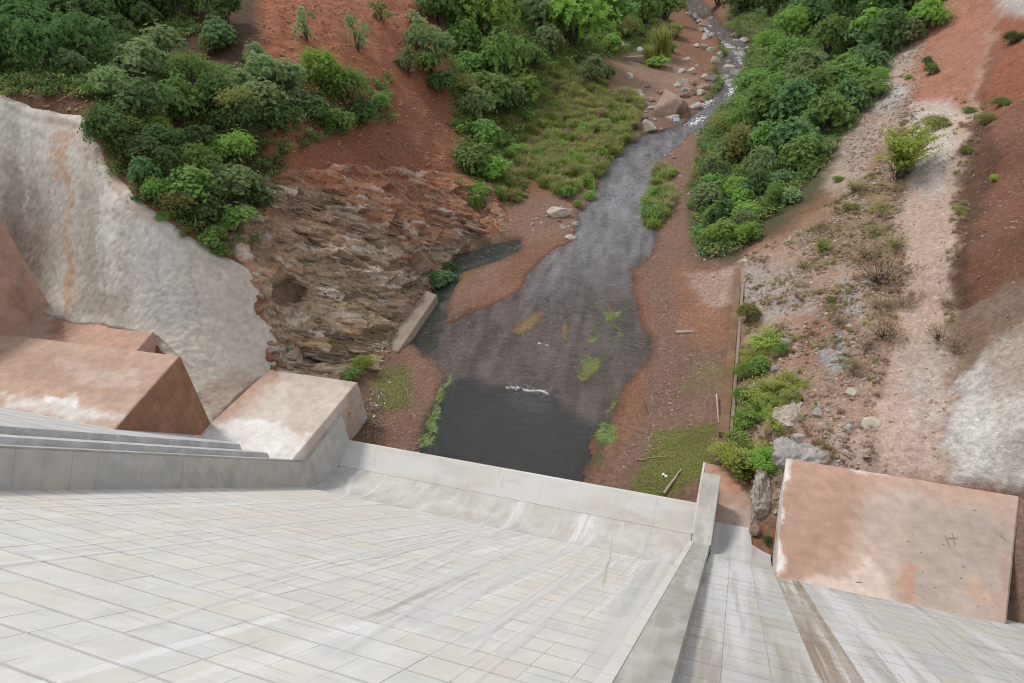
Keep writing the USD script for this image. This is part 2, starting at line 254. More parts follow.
WOB = (fbm(np.stack([XX * 0.45, YY * 0.45, 0 * XX], -1), 4, 5) - 0.5) * 1.5
sd = np.maximum(signed(P_RIVER, XX, YY), signed(P_CHAN, XX, YY)) + WOB * 0.7
for q in P_ISL: sd = np.minimum(sd, -signed(q, XX, YY) + WOB * 0.5 + 0.1)
near = np.exp(-np.maximum(-sd, 0) / 1.6)
bank = np.minimum(ZB, 0.03 + np.maximum(-sd, 0) * 0.28)
ZB = np.where(sd > 0, -np.minimum(0.55, 0.06 + sd * 0.22), np.where(sd > -7, np.maximum(bank * near + ZB * (1 - near), 0.03), ZB))

# relief of its own for each kind of ground (metres)
PXX, PYY, PDD = pix(np.stack([XX, YY, ZB], -1))
inview = (PDD > 5) & (PXX > -80) & (PXX < 1110) & (PYY > -90) & (PYY < 720)
def outline(pts, soft=6.0, px=None, py=None, w=None):
    """0..1 cover of an outline traced on the ground, with ragged soft edges"""
    px, py, w = (PXX, PYY, inview) if px is None else (px, py, w)
    out = np.zeros(px.shape); poly = Polygon(pts).buffer(0); x0, y0, x1, y1 = poly.bounds
    m = w & (px > x0 - soft) & (px < x1 + soft) & (py > y0 - soft) & (py < y1 + soft)
    if m.any():
        shapely.prepare(poly); p = shapely.points(px[m], py[m]); d = shapely.distance(poly.boundary, p)
        out[m] = np.clip(0.5 + np.where(shapely.contains(poly, p), d, -d) / (2 * soft), 0, 1)
    return out * out * (3 - 2 * out)
CLIFF = [(240, 180), (330, 186), (420, 186), (485, 190), (508, 232), (470, 250), (432, 290), (375, 372), (280, 376), (262, 300), (240, 250)]
SHOT_L = [(-30, 85), (0, 96), (40, 110), (85, 120), (108, 168), (135, 197), (175, 228), (205, 248), (250, 270), (262, 290), (270, 320), (284, 350), (276, 372), (240, 400), (214, 435), (184, 372), (153, 340), (100, 330), (45, 320), (0, 268), (-30, 240)]
SHOT_R = [(972, 372), (1000, 345), (1060, 320), (1060, 500), (1018, 490), (948, 482), (938, 445), (950, 405)]
TRACK = [(925, -20), (1002, -20), (988, 50), (977, 110), (967, 180), (955, 250), (952, 320), (958, 370), (942, 420), (938, 478), (884, 474), (872, 420), (886, 370), (896, 320), (906, 260), (900, 215), (905, 160), (915, 100), (925, 50)]
RSLOPE = [(742, 262), (790, 235), (880, 170), (900, 120), (925, 100), (905, 200), (905, 270), (885, 370), (868, 420), (880, 490), (760, 520), (735, 440), (742, 330)]
REDSLIP = [(258, -20), (432, -20), (452, 90), (472, 150), (478, 196), (420, 196), (300, 190), (272, 150), (262, 60)]
RBANK = [(985, 60), (1060, 10), (1060, 340), (1000, 352), (972, 372), (955, 330), (962, 250), (970, 170)]
m_cliff, m_shot, m_track, m_rs, m_red, m_rb = (outline(s) for s in (CLIFF, SHOT_L, TRACK, RSLOPE, REDSLIP, RBANK))
m_shotr = outline(SHOT_R)
P3 = np.stack([XX, YY, ZB], -1)
DEEP = np.where(sd > -1.2, 0.0, np.clip((-sd - 1.2) / 3, 0, 1))
Dn = lambda f, o, s: np.where(inview, fbm(P3 * f, o, s) - 0.5, 0)
rel = DEEP * (0.22 * Dn(0.5, 5, 3) + 0.10 * Dn(1.6, 2, 4))
NB = np.array([0.337, 0.383, 0.86]); NB = NB / np.linalg.norm(NB)
strat = P3 @ NB + 1.2 * Dn(0.12, 2, 9)
stair = lambda s, p: (lambda k, f: (np.clip(f / 0.75, 0, 1) ** 2 - f) * p)(np.floor(s / p), s / p - np.floor(s / p))
rel += m_cliff * (1.5 * Dn(0.3, 5, 11) + 0.9 * stair(strat + 0.8 * Dn(0.25, 3, 14), 1.3) * (noise(P3 * 0.3, 4)) + 0.5 * stair(strat + 0.6 * Dn(0.5, 2, 15), 0.45))
RI = P3 @ np.array([0.74, -0.66, 0.12])
rel += m_red * (1.5 * Dn(0.28, 5, 21) - 0.9 * np.where(inview, np.abs(fbm(np.stack([(XX * 0.86 + YY * 0.5) * 0.34, (YY * 0.86 - XX * 0.5) * 0.10, 0 * XX], -1), 4, 27) - 0.5) * 2, 0) + 0.35 * np.abs(Dn(0.9, 3, 22)) + 0.3 * np.where(inview, np.abs(noise(np.stack([RI * 0.9, (XX + YY) * 0.06, 0 * RI], -1), 6) - 0.5), 0) * -1.6)
rel += m_rs * (1.5 * Dn(0.30, 5, 31) + 0.9 * np.abs(Dn(0.8, 3, 33)))
rel += m_rb * (1.7 * Dn(0.4, 5, 41) + 0.45 * stair(strat, 0.9))
rel -= 1.7 * outline([(271, 285), (290, 279), (306, 286), (304, 301), (285, 306), (272, 300)], 3) + 1.0 * outline([(300, 352), (318, 350), (330, 364), (305, 364)], 3)
rel += m_shotr * (0.5 * Dn(0.5, 4, 45) + 0.5 * np.where(inview, np.abs(noise(np.stack([XX * 0.5 + YY * 0.9, 0.15 * XX, 0 * XX], -1), 46) - 0.5), 0))
calm = (1 - m_shot) * (1 - 0.85 * m_track)
ZT = ZB + rel * calm - 0.55 * np.clip(m_shot * 2 - 1, 0, 1)
# keep the ground under the dam and its blocks
def under(mask, z): global ZT; ZT = np.where(mask, np.minimum(ZT, z), ZT)
under((YY < 35.4) & (XX > -31.2) & (XX < -1.0), np.minimum(31.7 - YY - 2.0, -0.6) * (YY < 33) + np.where(YY >= 33, -0.6, 0) + np.where(YY < 33, np.maximum(0, 31.7 - YY - 1.4), 0))
under((YY < 40.2) & (XX >= -2.2) & (XX < 1.3), np.where(YY < 30, 33 - YY - 1.2, 0.6))
under((YY < 35.5) & (XX >= 1.3) & (XX < 12.9 + (YY - 26.2) * 0.257), np.where(YY < 26.5, 33 - YY - 1.2, 6.2))
under((YY < 36.0) & (YY > 26) & (XX >= 1.3) & (XX < 14.9 + (YY - 26.2) * 0.257), 6.85)
under((YY < 26.0) & (XX >= 12.9) & (XX < 60), 33 - YY - 1.2)
under((YY < 39.0) & (XX < -31.8) & (XX > -40.8), np.where(YY < 29, 35.2 - YY - 1.4, 4.2))
under((YY < 31.2) & (XX <= -40.8) & (XX > -62), np.where(YY < 23, 35.2 - YY - 1.4, 10.6))
under((YY < 35.0) & (XX <= -47.8) & (XX > -61), 10.3)
under((YY < 23.0) & (XX <= -62), 35.2 - YY - 1.4)
HT = RegularGridInterpolator((GX, GY), ZT, bounds_error=False, fill_value=None)
def height(x, y): return HT(np.stack([np.asarray(x, float), np.asarray(y, float)], -1))
def hit(px, py):
    """where the line of sight through a photo point meets the ground"""
    r = ray(px, py); r = r / np.linalg.norm(r); t = np.arange(18, 420, 0.25)
    q = EYE + r * t[:, None]; below = q[:, 2] < HT(q[:, :2]); k = np.argmax(below) if below.any() else -1
    return q[k]

# ---- ground colours: what the ground is made of at each place, plus painted overhang shade
COVER = [
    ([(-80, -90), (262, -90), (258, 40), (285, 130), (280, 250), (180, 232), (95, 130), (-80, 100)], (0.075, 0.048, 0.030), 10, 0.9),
    ([(-80, 72), (60, 68), (105, 90), (100, 126), (40, 112), (-80, 104)], (0.17, 0.095, 0.060), 5, 0.9),
    ([(85, 112), (130, 150), (120, 180), (150, 205), (215, 250), (190, 246), (130, 205), (100, 160)], (0.27, 0.13, 0.085), 4, 0.8),
    (REDSLIP, (0.33, 0.135, 0.075), 8, 1.0),
    ([(330, 100), (450, 90), (470, 190), (300, 195), (290, 150)], (0.255, 0.108, 0.066), 12, 0.8),
    ([(300, -20), (420, -20), (415, 60), (340, 50)], (0.34, 0.145, 0.09), 12, 0.7),
    (CLIFF, (0.225, 0.155, 0.108), 9, 1.0),
    ([(330, 180), (480, 186), (490, 225), (400, 235), (340, 215)], (0.275, 0.135, 0.085), 10, 0.8),
    ([(250, 200), (320, 215), (300, 260), (245, 255)], (0.24, 0.135, 0.085), 10, 0.7),
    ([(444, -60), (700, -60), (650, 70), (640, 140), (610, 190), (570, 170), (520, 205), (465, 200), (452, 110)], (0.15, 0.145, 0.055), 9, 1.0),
    ([(560, 60), (600, 90), (560, 130), (530, 200), (470, 206), (500, 170), (530, 130)], (0.27, 0.235, 0.09), 9, 0.85),
    ([(565, 95), (640, 90), (640, 135), (590, 150), (560, 165), (545, 140)], (0.21, 0.175, 0.08), 9, 0.7),
    ([(600, 55), (690, 60), (700, 110), (650, 115), (625, 100)], (0.30, 0.20, 0.15), 8, 0.8),
    ([(530, 140), (560, 130), (545, 205), (515, 215)], (0.24, 0.12, 0.07), 6, 0.8), ([(555, 90), (580, 95), (570, 150), (540, 195), (528, 190), (545, 140)], (0.25, 0.125, 0.075), 4, 0.85), ([(590, 130), (620, 125), (610, 160), (585, 165)], (0.27, 0.15, 0.10), 5, 0.7), ([(600, 60), (640, 70), (640, 100), (610, 95)], (0.30, 0.175, 0.12), 7, 0.6),
    ([(500, 205), (600, 180), (585, 225), (520, 250), (430, 340), (420, 330), (470, 270)], (0.25, 0.155, 0.115), 7, 1.0),
    ([(440, 270), (470, 252), (500, 238), (450, 330), (425, 340)], (0.19, 0.115, 0.085), 5, 0.6),
    ([(350, 370), (432, 330), (445, 400), (420, 470), (340, 470)], (0.215, 0.125, 0.09), 8, 1.0),
    ([(372, 372), (405, 366), (412, 400), (395, 412), (372, 400)], (0.14, 0.125, 0.045), 7, 0.85),
    ([(355, 380), (380, 400), (385, 440), (350, 445)], (0.14, 0.085, 0.055), 6, 0.7),
    ([(640, 110), (700, 120), (690, 200), (735, 240), (735, 520), (560, 520), (640, 420), (655, 340), (640, 270), (650, 200)], (0.21, 0.128, 0.095), 6, 1.0),
    ([(668, 265), (722, 270), (725, 345), (690, 350), (672, 320)], (0.30, 0.15, 0.09), 10, 0.75),
    ([(682, 278), (735, 268), (733, 305), (712, 310)], (0.42, 0.31, 0.25), 6, 0.8),
    ([(640, 350), (700, 350), (690, 420), (640, 440)], (0.18, 0.112, 0.085), 8, 0.7),
    ([(655, 430), (715, 424), (712, 470), (650, 500), (632, 485)], (0.135, 0.125, 0.04), 8, 0.9),
    ([(690, 362), (722, 362), (720, 390), (686, 390)], (0.20, 0.17, 0.08), 7, 0.6),
    ([(640, 175), (665, 165), (672, 205), (655, 235), (642, 225)], (0.11, 0.13, 0.045), 6, 0.8),
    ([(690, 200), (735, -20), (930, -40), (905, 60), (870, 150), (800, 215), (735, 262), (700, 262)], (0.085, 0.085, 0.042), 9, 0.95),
    *[(s_, (0.23, 0.175, 0.085), 3, 0.9) for s_ in ISLANDS],
    (RSLOPE, (0.40, 0.275, 0.21), 9, 1.0),
    ([(790, 235), (880, 165), (905, 200), (880, 260), (820, 260)], (0.25, 0.185, 0.105), 10, 0.8),
    ([(838, 60), (930, 40), (920, 110), (880, 150), (850, 200), (820, 190), (850, 130)], (0.42, 0.33, 0.27), 8, 0.85),
    ([(742, 262), (800, 270), (812, 310), (765, 320), (742, 300)], (0.38, 0.36, 0.335), 8, 0.7),
    ([(798, 320), (850, 290), (860, 340), (820, 370), (790, 372)], (0.30, 0.17, 0.115), 9, 0.8),
    ([(842, 270), (865, 285), (850, 330), (836, 300)], (0.36, 0.38, 0.385), 5, 0.7),
    ([(820, 345), (842, 340), (848, 372), (822, 378)], (0.345, 0.38, 0.40), 4, 0.9),
    ([(868, 90), (905, 85), (912, 100), (880, 112)], (0.42, 0.43, 0.43), 5, 0.7),
    ([(770, 450), (820, 430), (900, 430), (940, 490), (800, 480)], (0.48, 0.375, 0.315), 8, 0.7),
    ([(780, 445), (820, 440), (845, 462), (790, 472)], (0.36, 0.36, 0.355), 6, 0.8),
    ([(875, 240), (900, 250), (895, 300), (870, 300)], (0.23, 0.19, 0.12), 8, 0.6),
    (TRACK, (0.50, 0.375, 0.31), 7, 1.0),
    ([(925, -40), (1010, -40), (985, 60), (972, 105), (905, 108), (920, 40)], (0.33, 0.15, 0.095), 8, 0.9),
    ([(912, 105), (955, 103), (952, 165), (930, 220), (905, 180)], (0.52, 0.47, 0.43), 6, 0.7),
    ([(905, 340), (945, 335), (945, 420), (905, 440)], (0.48, 0.42, 0.375), 8, 0.55),
    ([(920, 200), (945, 200), (935, 330), (915, 300)], (0.50, 0.36, 0.285), 8, 0.6),
    (RBANK, (0.20, 0.098, 0.065), 6, 1.0),
    ([(960, 150), (985, 110), (1000, 160), (975, 240), (965, 330), (952, 300)], (0.09, 0.055, 0.038), 6, 0.75),  # dark strip along the cut bank: overhang shade painted into the ground
    ([(945, 320), (1060, 260), (1060, 350), (990, 375), (950, 380)], (0.24, 0.185, 0.14), 9, 0.7),
    ([(985, -40), (1060, -40), (1060, 20), (1000, 15)], (0.47, 0.44, 0.41), 8, 0.85),
    ([(1000, 20), (1060, 10), (1060, 100), (985, 110)], (0.29, 0.115, 0.072), 9, 0.9),
    (SHOT_R, (0.50, 0.455, 0.41), 12, 0.95), ([(950, 400), (985, 365), (1000, 470), (965, 480), (950, 440)], (0.60, 0.575, 0.55), 12, 0.85), ([(1005, 400), (1060, 390), (1060, 490), (1010, 480)], (0.55, 0.515, 0.48), 12, 0.8), ([(990, 345), (1060, 320), (1060, 385), (1000, 395)], (0.40, 0.32, 0.26), 12, 0.6),
    ([(1000, 490), (1060, 480), (1060, 720), (1000, 640)], (0.25, 0.165, 0.125), 7, 1.0),
]
def paint(P, sdist=None, cover=None, base=(0.23, 0.12, 0.078), tone=0.95, grey=-0.06):
    P = np.asarray(P, float); px, py, dd = pix(P)
    w = (dd > 5) & (px > -90) & (px < 1120) & (py > -100) & (py < 760)
    idx = np.nonzero(w.ravel())[0]; Q = P.reshape(-1, 3)[idx]; px, py = px.ravel()[idx], py.ravel()[idx]; sc = np.clip(40 / dd.ravel()[idx], 0.35, 1.0)
    px = px + (fbm(Q * 0.35, 4, 51) - 0.5) * 46 * sc + (fbm(Q * 1.7, 3, 52) - 0.5) * 16 * sc + (fbm(Q * 6.0, 3, 62) - 0.5) * 9 * sc; py = py + (fbm(Q * 0.35, 4, 53) - 0.5) * 40 * sc + (fbm(Q * 1.7, 3, 54) - 0.5) * 14 * sc + (fbm(Q * 6.0, 3, 64) - 0.5) * 8 * sc
    c = np.tile(np.array(base), (len(Q), 1)); ones = np.ones(len(Q), bool)
    patchy = fbm(Q * 0.8, 4, 55)
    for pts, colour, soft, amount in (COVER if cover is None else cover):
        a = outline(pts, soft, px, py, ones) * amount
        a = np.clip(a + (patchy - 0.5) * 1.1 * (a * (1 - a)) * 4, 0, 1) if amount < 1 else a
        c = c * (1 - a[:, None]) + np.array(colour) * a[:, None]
    c = (c * (1 - grey) + c.mean(1, keepdims=True) * grey) * tone
    if sdist is not None:
        s = sdist.ravel()[idx]
        wet = np.clip(1 + s / 0.9, 0, 1)[:, None] * (s < 0)[:, None]
        c = c * (1 - wet * 0.45)
        flow = fbm(np.stack([Q[:, 0] * 0.9 + Q[:, 1] * 0.12, Q[:, 1] * 0.16, 0 * s], -1), 4, 57)[:, None]; blot = fbm(Q * 0.33, 3, 56)[:, None]
        reg = lambda pts, soft: outline(pts, soft, px, py, ones)[:, None]
        bed = np.tile(np.array([0.062, 0.052, 0.05]), (len(Q), 1)) * (0.1 + 1.8 * flow)
        up = reg([(540, 285), (560, 210), (600, 170), (720, 80), (740, 110), (655, 250), (640, 285)], 22); bed = bed * (1 - up) + np.array([0.36, 0.34, 0.335]) * (0.3 + 1.4 * flow) * up  # upper bed made paler, carrying the sky reflection of the stream
        far = reg([(640, 170), (700, -20), (760, -20), (760, 120), (690, 160)], 14); bed = bed * (1 - far) + np.array([0.06, 0.056, 0.052]) * far
        mud = np.clip(reg([(425, 352), (470, 325), (478, 372), (445, 395), (425, 385)], 9) + reg([(590, 290), (620, 285), (625, 320), (600, 325)], 8) + reg([(545, 400), (590, 385), (628, 395), (610, 425), (570, 412)], 9) * 0.8 + reg([(560, 290), (545, 310), (520, 330), (500, 345), (540, 335)], 6) * 0.6, 0, 1)
        bed = bed * (1 - mud * 0.8) + np.array([0.17, 0.125, 0.105]) * (0.6 + 0.8 * flow) * mud * 0.8
        edge = (1 - np.clip(s / 0.8, 0, 1))[:, None]; bed = bed * (1 - edge * 0.6) + np.array([0.13, 0.088, 0.066]) * edge * 0.6
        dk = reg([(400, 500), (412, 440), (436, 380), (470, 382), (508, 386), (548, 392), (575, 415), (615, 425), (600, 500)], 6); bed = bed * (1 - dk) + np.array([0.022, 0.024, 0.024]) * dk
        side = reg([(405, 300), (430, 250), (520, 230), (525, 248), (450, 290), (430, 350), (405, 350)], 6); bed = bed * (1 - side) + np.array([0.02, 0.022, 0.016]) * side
        for pts, cc, am in ALGAE:
            a = outline(pts, 4, px, py, ones)[:, None] * am; bed = bed * (1 - a) + np.array(cc) * a
            c = np.where(s[:, None] > -1.2, c * (1 - a * 0.7) + np.array(cc) * a * 0.7, c)
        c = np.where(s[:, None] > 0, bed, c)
    c = c * (0.80 + 0.40 * fbm(Q * 0.22, 4, 58)[:, None]) * (0.86 + 0.28 * fbm(Q * 2.2, 2, 59)[:, None])
    out = np.tile(np.array([0.19, 0.105, 0.07]) * tone, (P.reshape(-1, 3).shape[0], 1)); out[idx] = np.clip(c, 0.004, 0.8)
    return out
ALGAE = [([(415, 470), (430, 405), (440, 372), (447, 374), (438, 420), (428, 470)], (0.03, 0.075, 0.03), 0.9), ([(590, 470), (612, 425), (622, 432), (606, 470)], (0.04, 0.085, 0.03), 0.8), (o5([(730, 400), (760, 370), (840, 335), (850, 350), (800, 380), (770, 400)]), (0.04, 0.10, 0.035), 0.8),
         (o5([(735, 340), (760, 275), (840, 310), (845, 330), (800, 310)]), (0.06, 0.11, 0.025), 0.8), (o5([(800, 570), (825, 540), (838, 480), (828, 480), (812, 540)]), (0.05, 0.10, 0.03), 0.7), (o5([(230, 290), (265, 300), (280, 380), (240, 360)]), (0.13, 0.055, 0.02), 0.8), (o5([(330, 150), (440, 110), (520, 70), (520, 82), (440, 125), (360, 155)]), (0.14, 0.13, 0.03), 0.7), (o5([(280, 220), (310, 150), (300, 130), (262, 180)]), (0.012, 0.02, 0.012), 0.9)]

M['ground'] = usdkit.material(stage, '/World/Looks/ground', {
    'a': ('attribute', {'attribute': 'albedo'}), 'g': ('geometry', {}), 'n': ('noise_texture', {'scale': 2.6, 'detail': 9.0, 'roughness': 0.78}), 'r': ('rgb_ramp', {'ramp': [(0.28, (0.48,) * 3), (0.5, (0.95,) * 3), (0.72, (1.5,) * 3)]}),
    'v': ('voronoi_texture', {'scale': 3.4, 'detail': 2.0}), 'vr': ('rgb_ramp', {'ramp': [(0.0, (1.25,) * 3), (0.25, (1.0,) * 3), (0.7, (0.78,) * 3)]}),
    'm': ('mix_color', {'blend_type': 'multiply', 'fac': 1.0, 'use_clamp_result': False}), 'm2': ('mix_color', {'blend_type': 'multiply', 'fac': 1.0}),
    'b': ('bump', {'strength': 0.9, 'distance': 0.22}), 'n2': ('noise_texture', {'scale': 16.0, 'detail': 4.0, 'roughness': 0.7}), 'b2': ('bump', {'strength': 0.5, 'distance': 0.03}),
    'p': ('principled_bsdf', {'roughness': 0.92, 'specular_ior_level': 0.2})},
    [('g.position', 'n.vector'), ('g.position', 'n2.vector'), ('g.position', 'v.vector'), ('n.fac', 'r.fac'), ('a.color', 'm.a'), ('r.color', 'm.b'), ('v.distance', 'vr.fac'), ('m.result', 'm2.a'), ('vr.color', 'm2.b'), ('m2.result', 'p.base_color'),
     ('n.fac', 'b.height'), ('n2.fac', 'b2.height'), ('b.normal', 'b2.normal'), ('b2.normal', 'p.normal')], surface='p.BSDF')
nx, ny = len(GX), len(GY)
ii, jj = np.meshgrid(np.arange(nx - 1), np.arange(ny - 1), indexing='ij'); ii = ii.ravel(); jj = jj.ravel()
quad = lambda i, j, n: np.vstack([np.stack([i * n + j, (i + 1) * n + j, (i + 1) * n + j + 1], 1), np.stack([i * n + j, (i + 1) * n + j + 1, i * n + j + 1], 1)])
GV = np.stack([XX, YY, ZT], -1).reshape(-1, 3)
g = obj('ground', (GV, quad(ii, jj, ny)), M['ground'], smooth=True, kind='structure')
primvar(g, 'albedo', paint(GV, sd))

def patch(name, pts, step, thick, relief, mat, soft=5.0, paint_with=None, deep=0.0, **kw):
    """a sheet that lies on the ground inside an outline; its rim dips under the ground"""
    hp = np.array([hit(*p) for p in pts]); x0, y0 = hp[:, :2].min(0) - 1; x1, y1 = hp[:, :2].max(0) + 1
    x, y = np.meshgrid(np.arange(x0, x1, step), np.arange(y0, y1, step), indexing='ij'); z = height(x, y); P = np.stack([x, y, z], -1)
    px, py, dd = pix(P); wob = (fbm(P * 0.6, 5, 71) - 0.5) * 22; cover = outline(pts, soft, px + wob, py + wob * 0.7, dd > 5)
    gx, gy = np.gradient(gaussian_filter(z, 2), step); N = np.stack([-gx, -gy, np.ones_like(z)], -1); N /= np.linalg.norm(N, axis=-1, keepdims=True)
    P = P + N * (deep * np.clip(cover * 2 - 1, 0, 1) * N[..., 2] + thick * np.clip(cover * 2.2 - 0.7, -0.6, 1) + relief(P) * cover)[..., None]
    keep = cover > 0.04; n = x.shape[1]; i, j = np.meshgrid(np.arange(x.shape[0] - 1), np.arange(n - 1), indexing='ij'); i, j = i.ravel(), j.ravel()
    ok = keep[i, j] & keep[i + 1, j] & keep[i, j + 1] & keep[i + 1, j + 1]
    f = quad(i[ok], j[ok], n); u, inv = np.unique(f, return_inverse=True); V = P.reshape(-1, 3)[u]
    p = obj(name, (V, inv.reshape(-1, 3)), mat, smooth=True, **kw)
    if paint_with is not None: primvar(p, 'albedo', paint(V, **paint_with))
    return p
def speckled(name, n1=2.2, n2=14.0, lo=0.72, hi=1.24, bump=0.6, rough=0.92, dist=0.08):
    return usdkit.material(stage, '/World/Looks/' + name, {
        'a': ('attribute', {'attribute': 'albedo'}), 'g': ('geometry', {}), 'n': ('noise_texture', {'scale': n1, 'detail': 9.0, 'roughness': 0.72}), 'r': ('rgb_ramp', {'ramp': [(0.28, (lo,) * 3), (0.72, (hi,) * 3)]}),
        'm': ('mix_color', {'blend_type': 'multiply', 'fac': 1.0}), 'n2': ('noise_texture', {'scale': n2, 'detail': 6.0, 'roughness': 0.7}), 'b': ('bump', {'strength': bump, 'distance': dist}), 'b2': ('bump', {'strength': bump, 'distance': 0.02}), 'p': ('principled_bsdf', {'roughness': rough, 'specular_ior_level': 0.25})},
        [('g.position', 'n.vector'), ('g.position', 'n2.vector'), ('n.fac', 'r.fac'), ('a.color', 'm.a'), ('r.color', 'm.b'), ('m.result', 'p.base_color'), ('n.fac', 'b.height'), ('n2.fac', 'b2.height'), ('b.normal', 'b2.normal'), ('b2.normal', 'p.normal')], surface='p.BSDF')
M['shot'] = speckled('sprayed_concrete', 2.2, 13.0, 0.76, 1.20, 0.5, 0.92, 0.06); M['stain'] = speckled('stained_concrete', 1.3, 16.0, 0.80, 1.16, 0.4, 0.9, 0.03)
SHOT_COVER = [([(0, 95), (60, 110), (60, 330), (0, 260)], (0.36, 0.33, 0.295), 10, 0.8), ([(0, 150), (40, 190), (52, 300), (10, 290)], (0.27, 0.225, 0.185), 9, 0.8), ([(75, 180), (125, 200), (130, 325), (78, 320)], (0.295, 0.26, 0.225), 10, 0.8), ([(20, 100), (100, 118), (112, 165), (20, 150)], (0.47, 0.435, 0.395), 8, 0.8),
              ([(100, 190), (125, 195), (122, 300), (108, 290)], (0.50, 0.48, 0.45), 4, 0.7), ([(24, 165), (28, 165), (32, 230), (28, 230)], (0.48, 0.47, 0.45), 2, 0.6), ([(130, 200), (180, 230), (200, 330), (140, 320)], (0.41, 0.395, 0.365), 10, 0.7), ([(180, 240), (260, 280), (270, 350), (215, 400)], (0.43, 0.39, 0.335), 12, 0.8),
              ([(205, 255), (250, 268), (275, 330), (240, 320)], (0.40, 0.35, 0.29), 7, 0.7), ([(55, 132), (64, 132), (78, 322), (69, 322)], (0.39, 0.24, 0.16), 3, 0.75), ([(40, 112), (110, 122), (120, 170), (70, 145)], (0.38, 0.27, 0.21), 5, 0.5), ([(110, 165), (165, 215), (150, 225), (105, 190)], (0.42, 0.30, 0.235), 6, 0.5), ([(200, 390), (240, 370), (260, 385), (212, 430)], (0.36, 0.265, 0.205), 6, 0.6)]
SHOT_COVER += [([(x_, y_), (x_ + 3, y_), (x_ + 4, y_ + h_), (x_ + 2, y_ + h_)], c_, 1.5, 0.55) for x_, y_, h_, c_ in [(14, 120, 110, (0.25, 0.22, 0.19)), (35, 130, 150, (0.27, 0.235, 0.2)), (88, 150, 140, (0.27, 0.24, 0.205)), (98, 170, 120, (0.5, 0.485, 0.45)), (118, 200, 110, (0.26, 0.235, 0.2)), (140, 215, 100, (0.5, 0.48, 0.44)), (160, 230, 90, (0.29, 0.26, 0.22)), (196, 255, 90, (0.30, 0.27, 0.225)), (222, 268, 90, (0.48, 0.45, 0.40)), (244, 278, 70, (0.29, 0.245, 0.20))]] + [([(60, 206), (135, 214), (135, 216), (60, 208)], (0.24, 0.2, 0.17), 1.2, 0.7), ([(20, 240), (75, 252), (75, 254), (20, 242)], (0.24, 0.2, 0.17), 1.2, 0.6)]
PALE_COVER = [([(950, 400), (985, 370), (1000, 470), (965, 480), (950, 440)], (0.47, 0.455, 0.44), 14, 0.9), ([(1005, 400), (1060, 390), (1060, 490), (1010, 480)], (0.45, 0.42, 0.395), 12, 0.8), ([(945, 380), (985, 360), (990, 480), (940, 480)], (0.46, 0.43, 0.40), 10, 0.7), ([(935, 380), (965, 380), (960, 480), (930, 470)], (0.40, 0.31, 0.255), 8, 0.7), ([(985, 340), (1005, 345), (975, 400), (955, 400)], (0.36, 0.28, 0.22), 8, 0.7), ([(995, 340), (1060, 320), (1060, 420), (1005, 400)], (0.36, 0.30, 0.245), 12, 0.8), ([(985, 400), (1030, 420), (1040, 500), (990, 490)], (0.46, 0.43, 0.40), 8, 0.6)]
_tc = np.array([hit(*p)[:2] for p in [(962, 10), (945, 90), (932, 180), (926, 260), (922, 330), (912, 400), (910, 470)]])
def ruts(P):
    ln = shapely.LineString(_tc); dist = shapely.distance(ln, shapely.points(P[..., 0], P[..., 1])) + 0.5 * (fbm(P * 0.5, 3, 83) - 0.5); return -0.13 * np.exp(-((dist - 1.0) / 0.28) ** 2) + 0.05 * np.exp(-(dist / 0.5) ** 2)
patch('dirt_track', TRACK, 0.22, 0.05, lambda P: ruts(P) + 0.10 * (fbm(P * 0.5, 4, 81) - 0.5) + 0.05 * (fbm(P * 2.0, 3, 82) - 0.5), M['ground'], paint_with={}, kind='structure')
patch('sprayed_concrete_slope', SHOT_L, 0.13, 0.22, lambda P: 0.14 * (fbm(P * 0.28, 3, 91) - 0.5) + 0.10 * (fbm(P * 5.0, 2, 97) - 0.5) + 0.17 * (fbm(P * 1.9, 4, 92) - 0.5) * np.clip(fbm(P * 0.2, 2, 93) * 3 - 0.9, 0.08, 1.2) + 0.09 * (fbm(P * 3.0, 3, 94) - 0.5), M['shot'], deep=0.55, paint_with=dict(cover=SHOT_COVER, base=(0.43, 0.395, 0.34), tone=0.92, grey=0.0),
      label='grey sprayed concrete slope with rusty streak below the dense trees', cat='concrete slope')

# the layered cliff: a face broken along its beds into angular facets
rng = np.random.default_rng(5)
from scipy.spatial import cKDTree
def facet_field(size, seed):
    r = np.random.default_rng(seed); lo, hi = np.array([-75, -75, -75]) / 1.0, np.array([75, 75, 75])
    return size, r
BU = np.array([0.59, 0.62, -0.51]); BU /= np.linalg.norm(BU); BW = np.array([0.337, 0.383, 0.86]); BW -= BU * (BW @ BU); BW /= np.linalg.norm(BW); BV = np.cross(BW, BU)
def facets(P, size, seed, amp, tilt):
    """angular relief: nearest-seed cells stretched along the beds, each with its own offset and tilt; returns (relief, per-cell random)"""
    r = np.random.default_rng(seed); Q = np.stack([P @ BU / size[0], P @ BV / size[1], P @ BW / size[2]], -1).reshape(-1, 3)
    Q = Q + (fbm(P.reshape(-1, 3) * 0.5, 3, seed)[:, None] - 0.5) * 0.7
    cell = np.floor(Q).astype(int); u = np.unique(cell, axis=0); u = np.unique((u[:, None] + np.array([(a, b_, c) for a in (-1, 0, 1) for b_ in (-1, 0, 1) for c in (-1, 0, 1)])[None]).reshape(-1, 3), axis=0)
    s = u + r.uniform(0, 1, u.shape); off = r.uniform(-0.5, 0.5, len(u)); tl = r.normal(size=(len(u), 3)) * tilt
    _, k = cKDTree(s).query(Q); dq = (Q - s[k]) * np.array(size)
    return (amp * off[k] + (dq * tl[k]).sum(1)).reshape(P.shape[:-1]), r.uniform(0, 1, len(u))[k].reshape(P.shape[:-1])
CLIFF_CELLS = {}
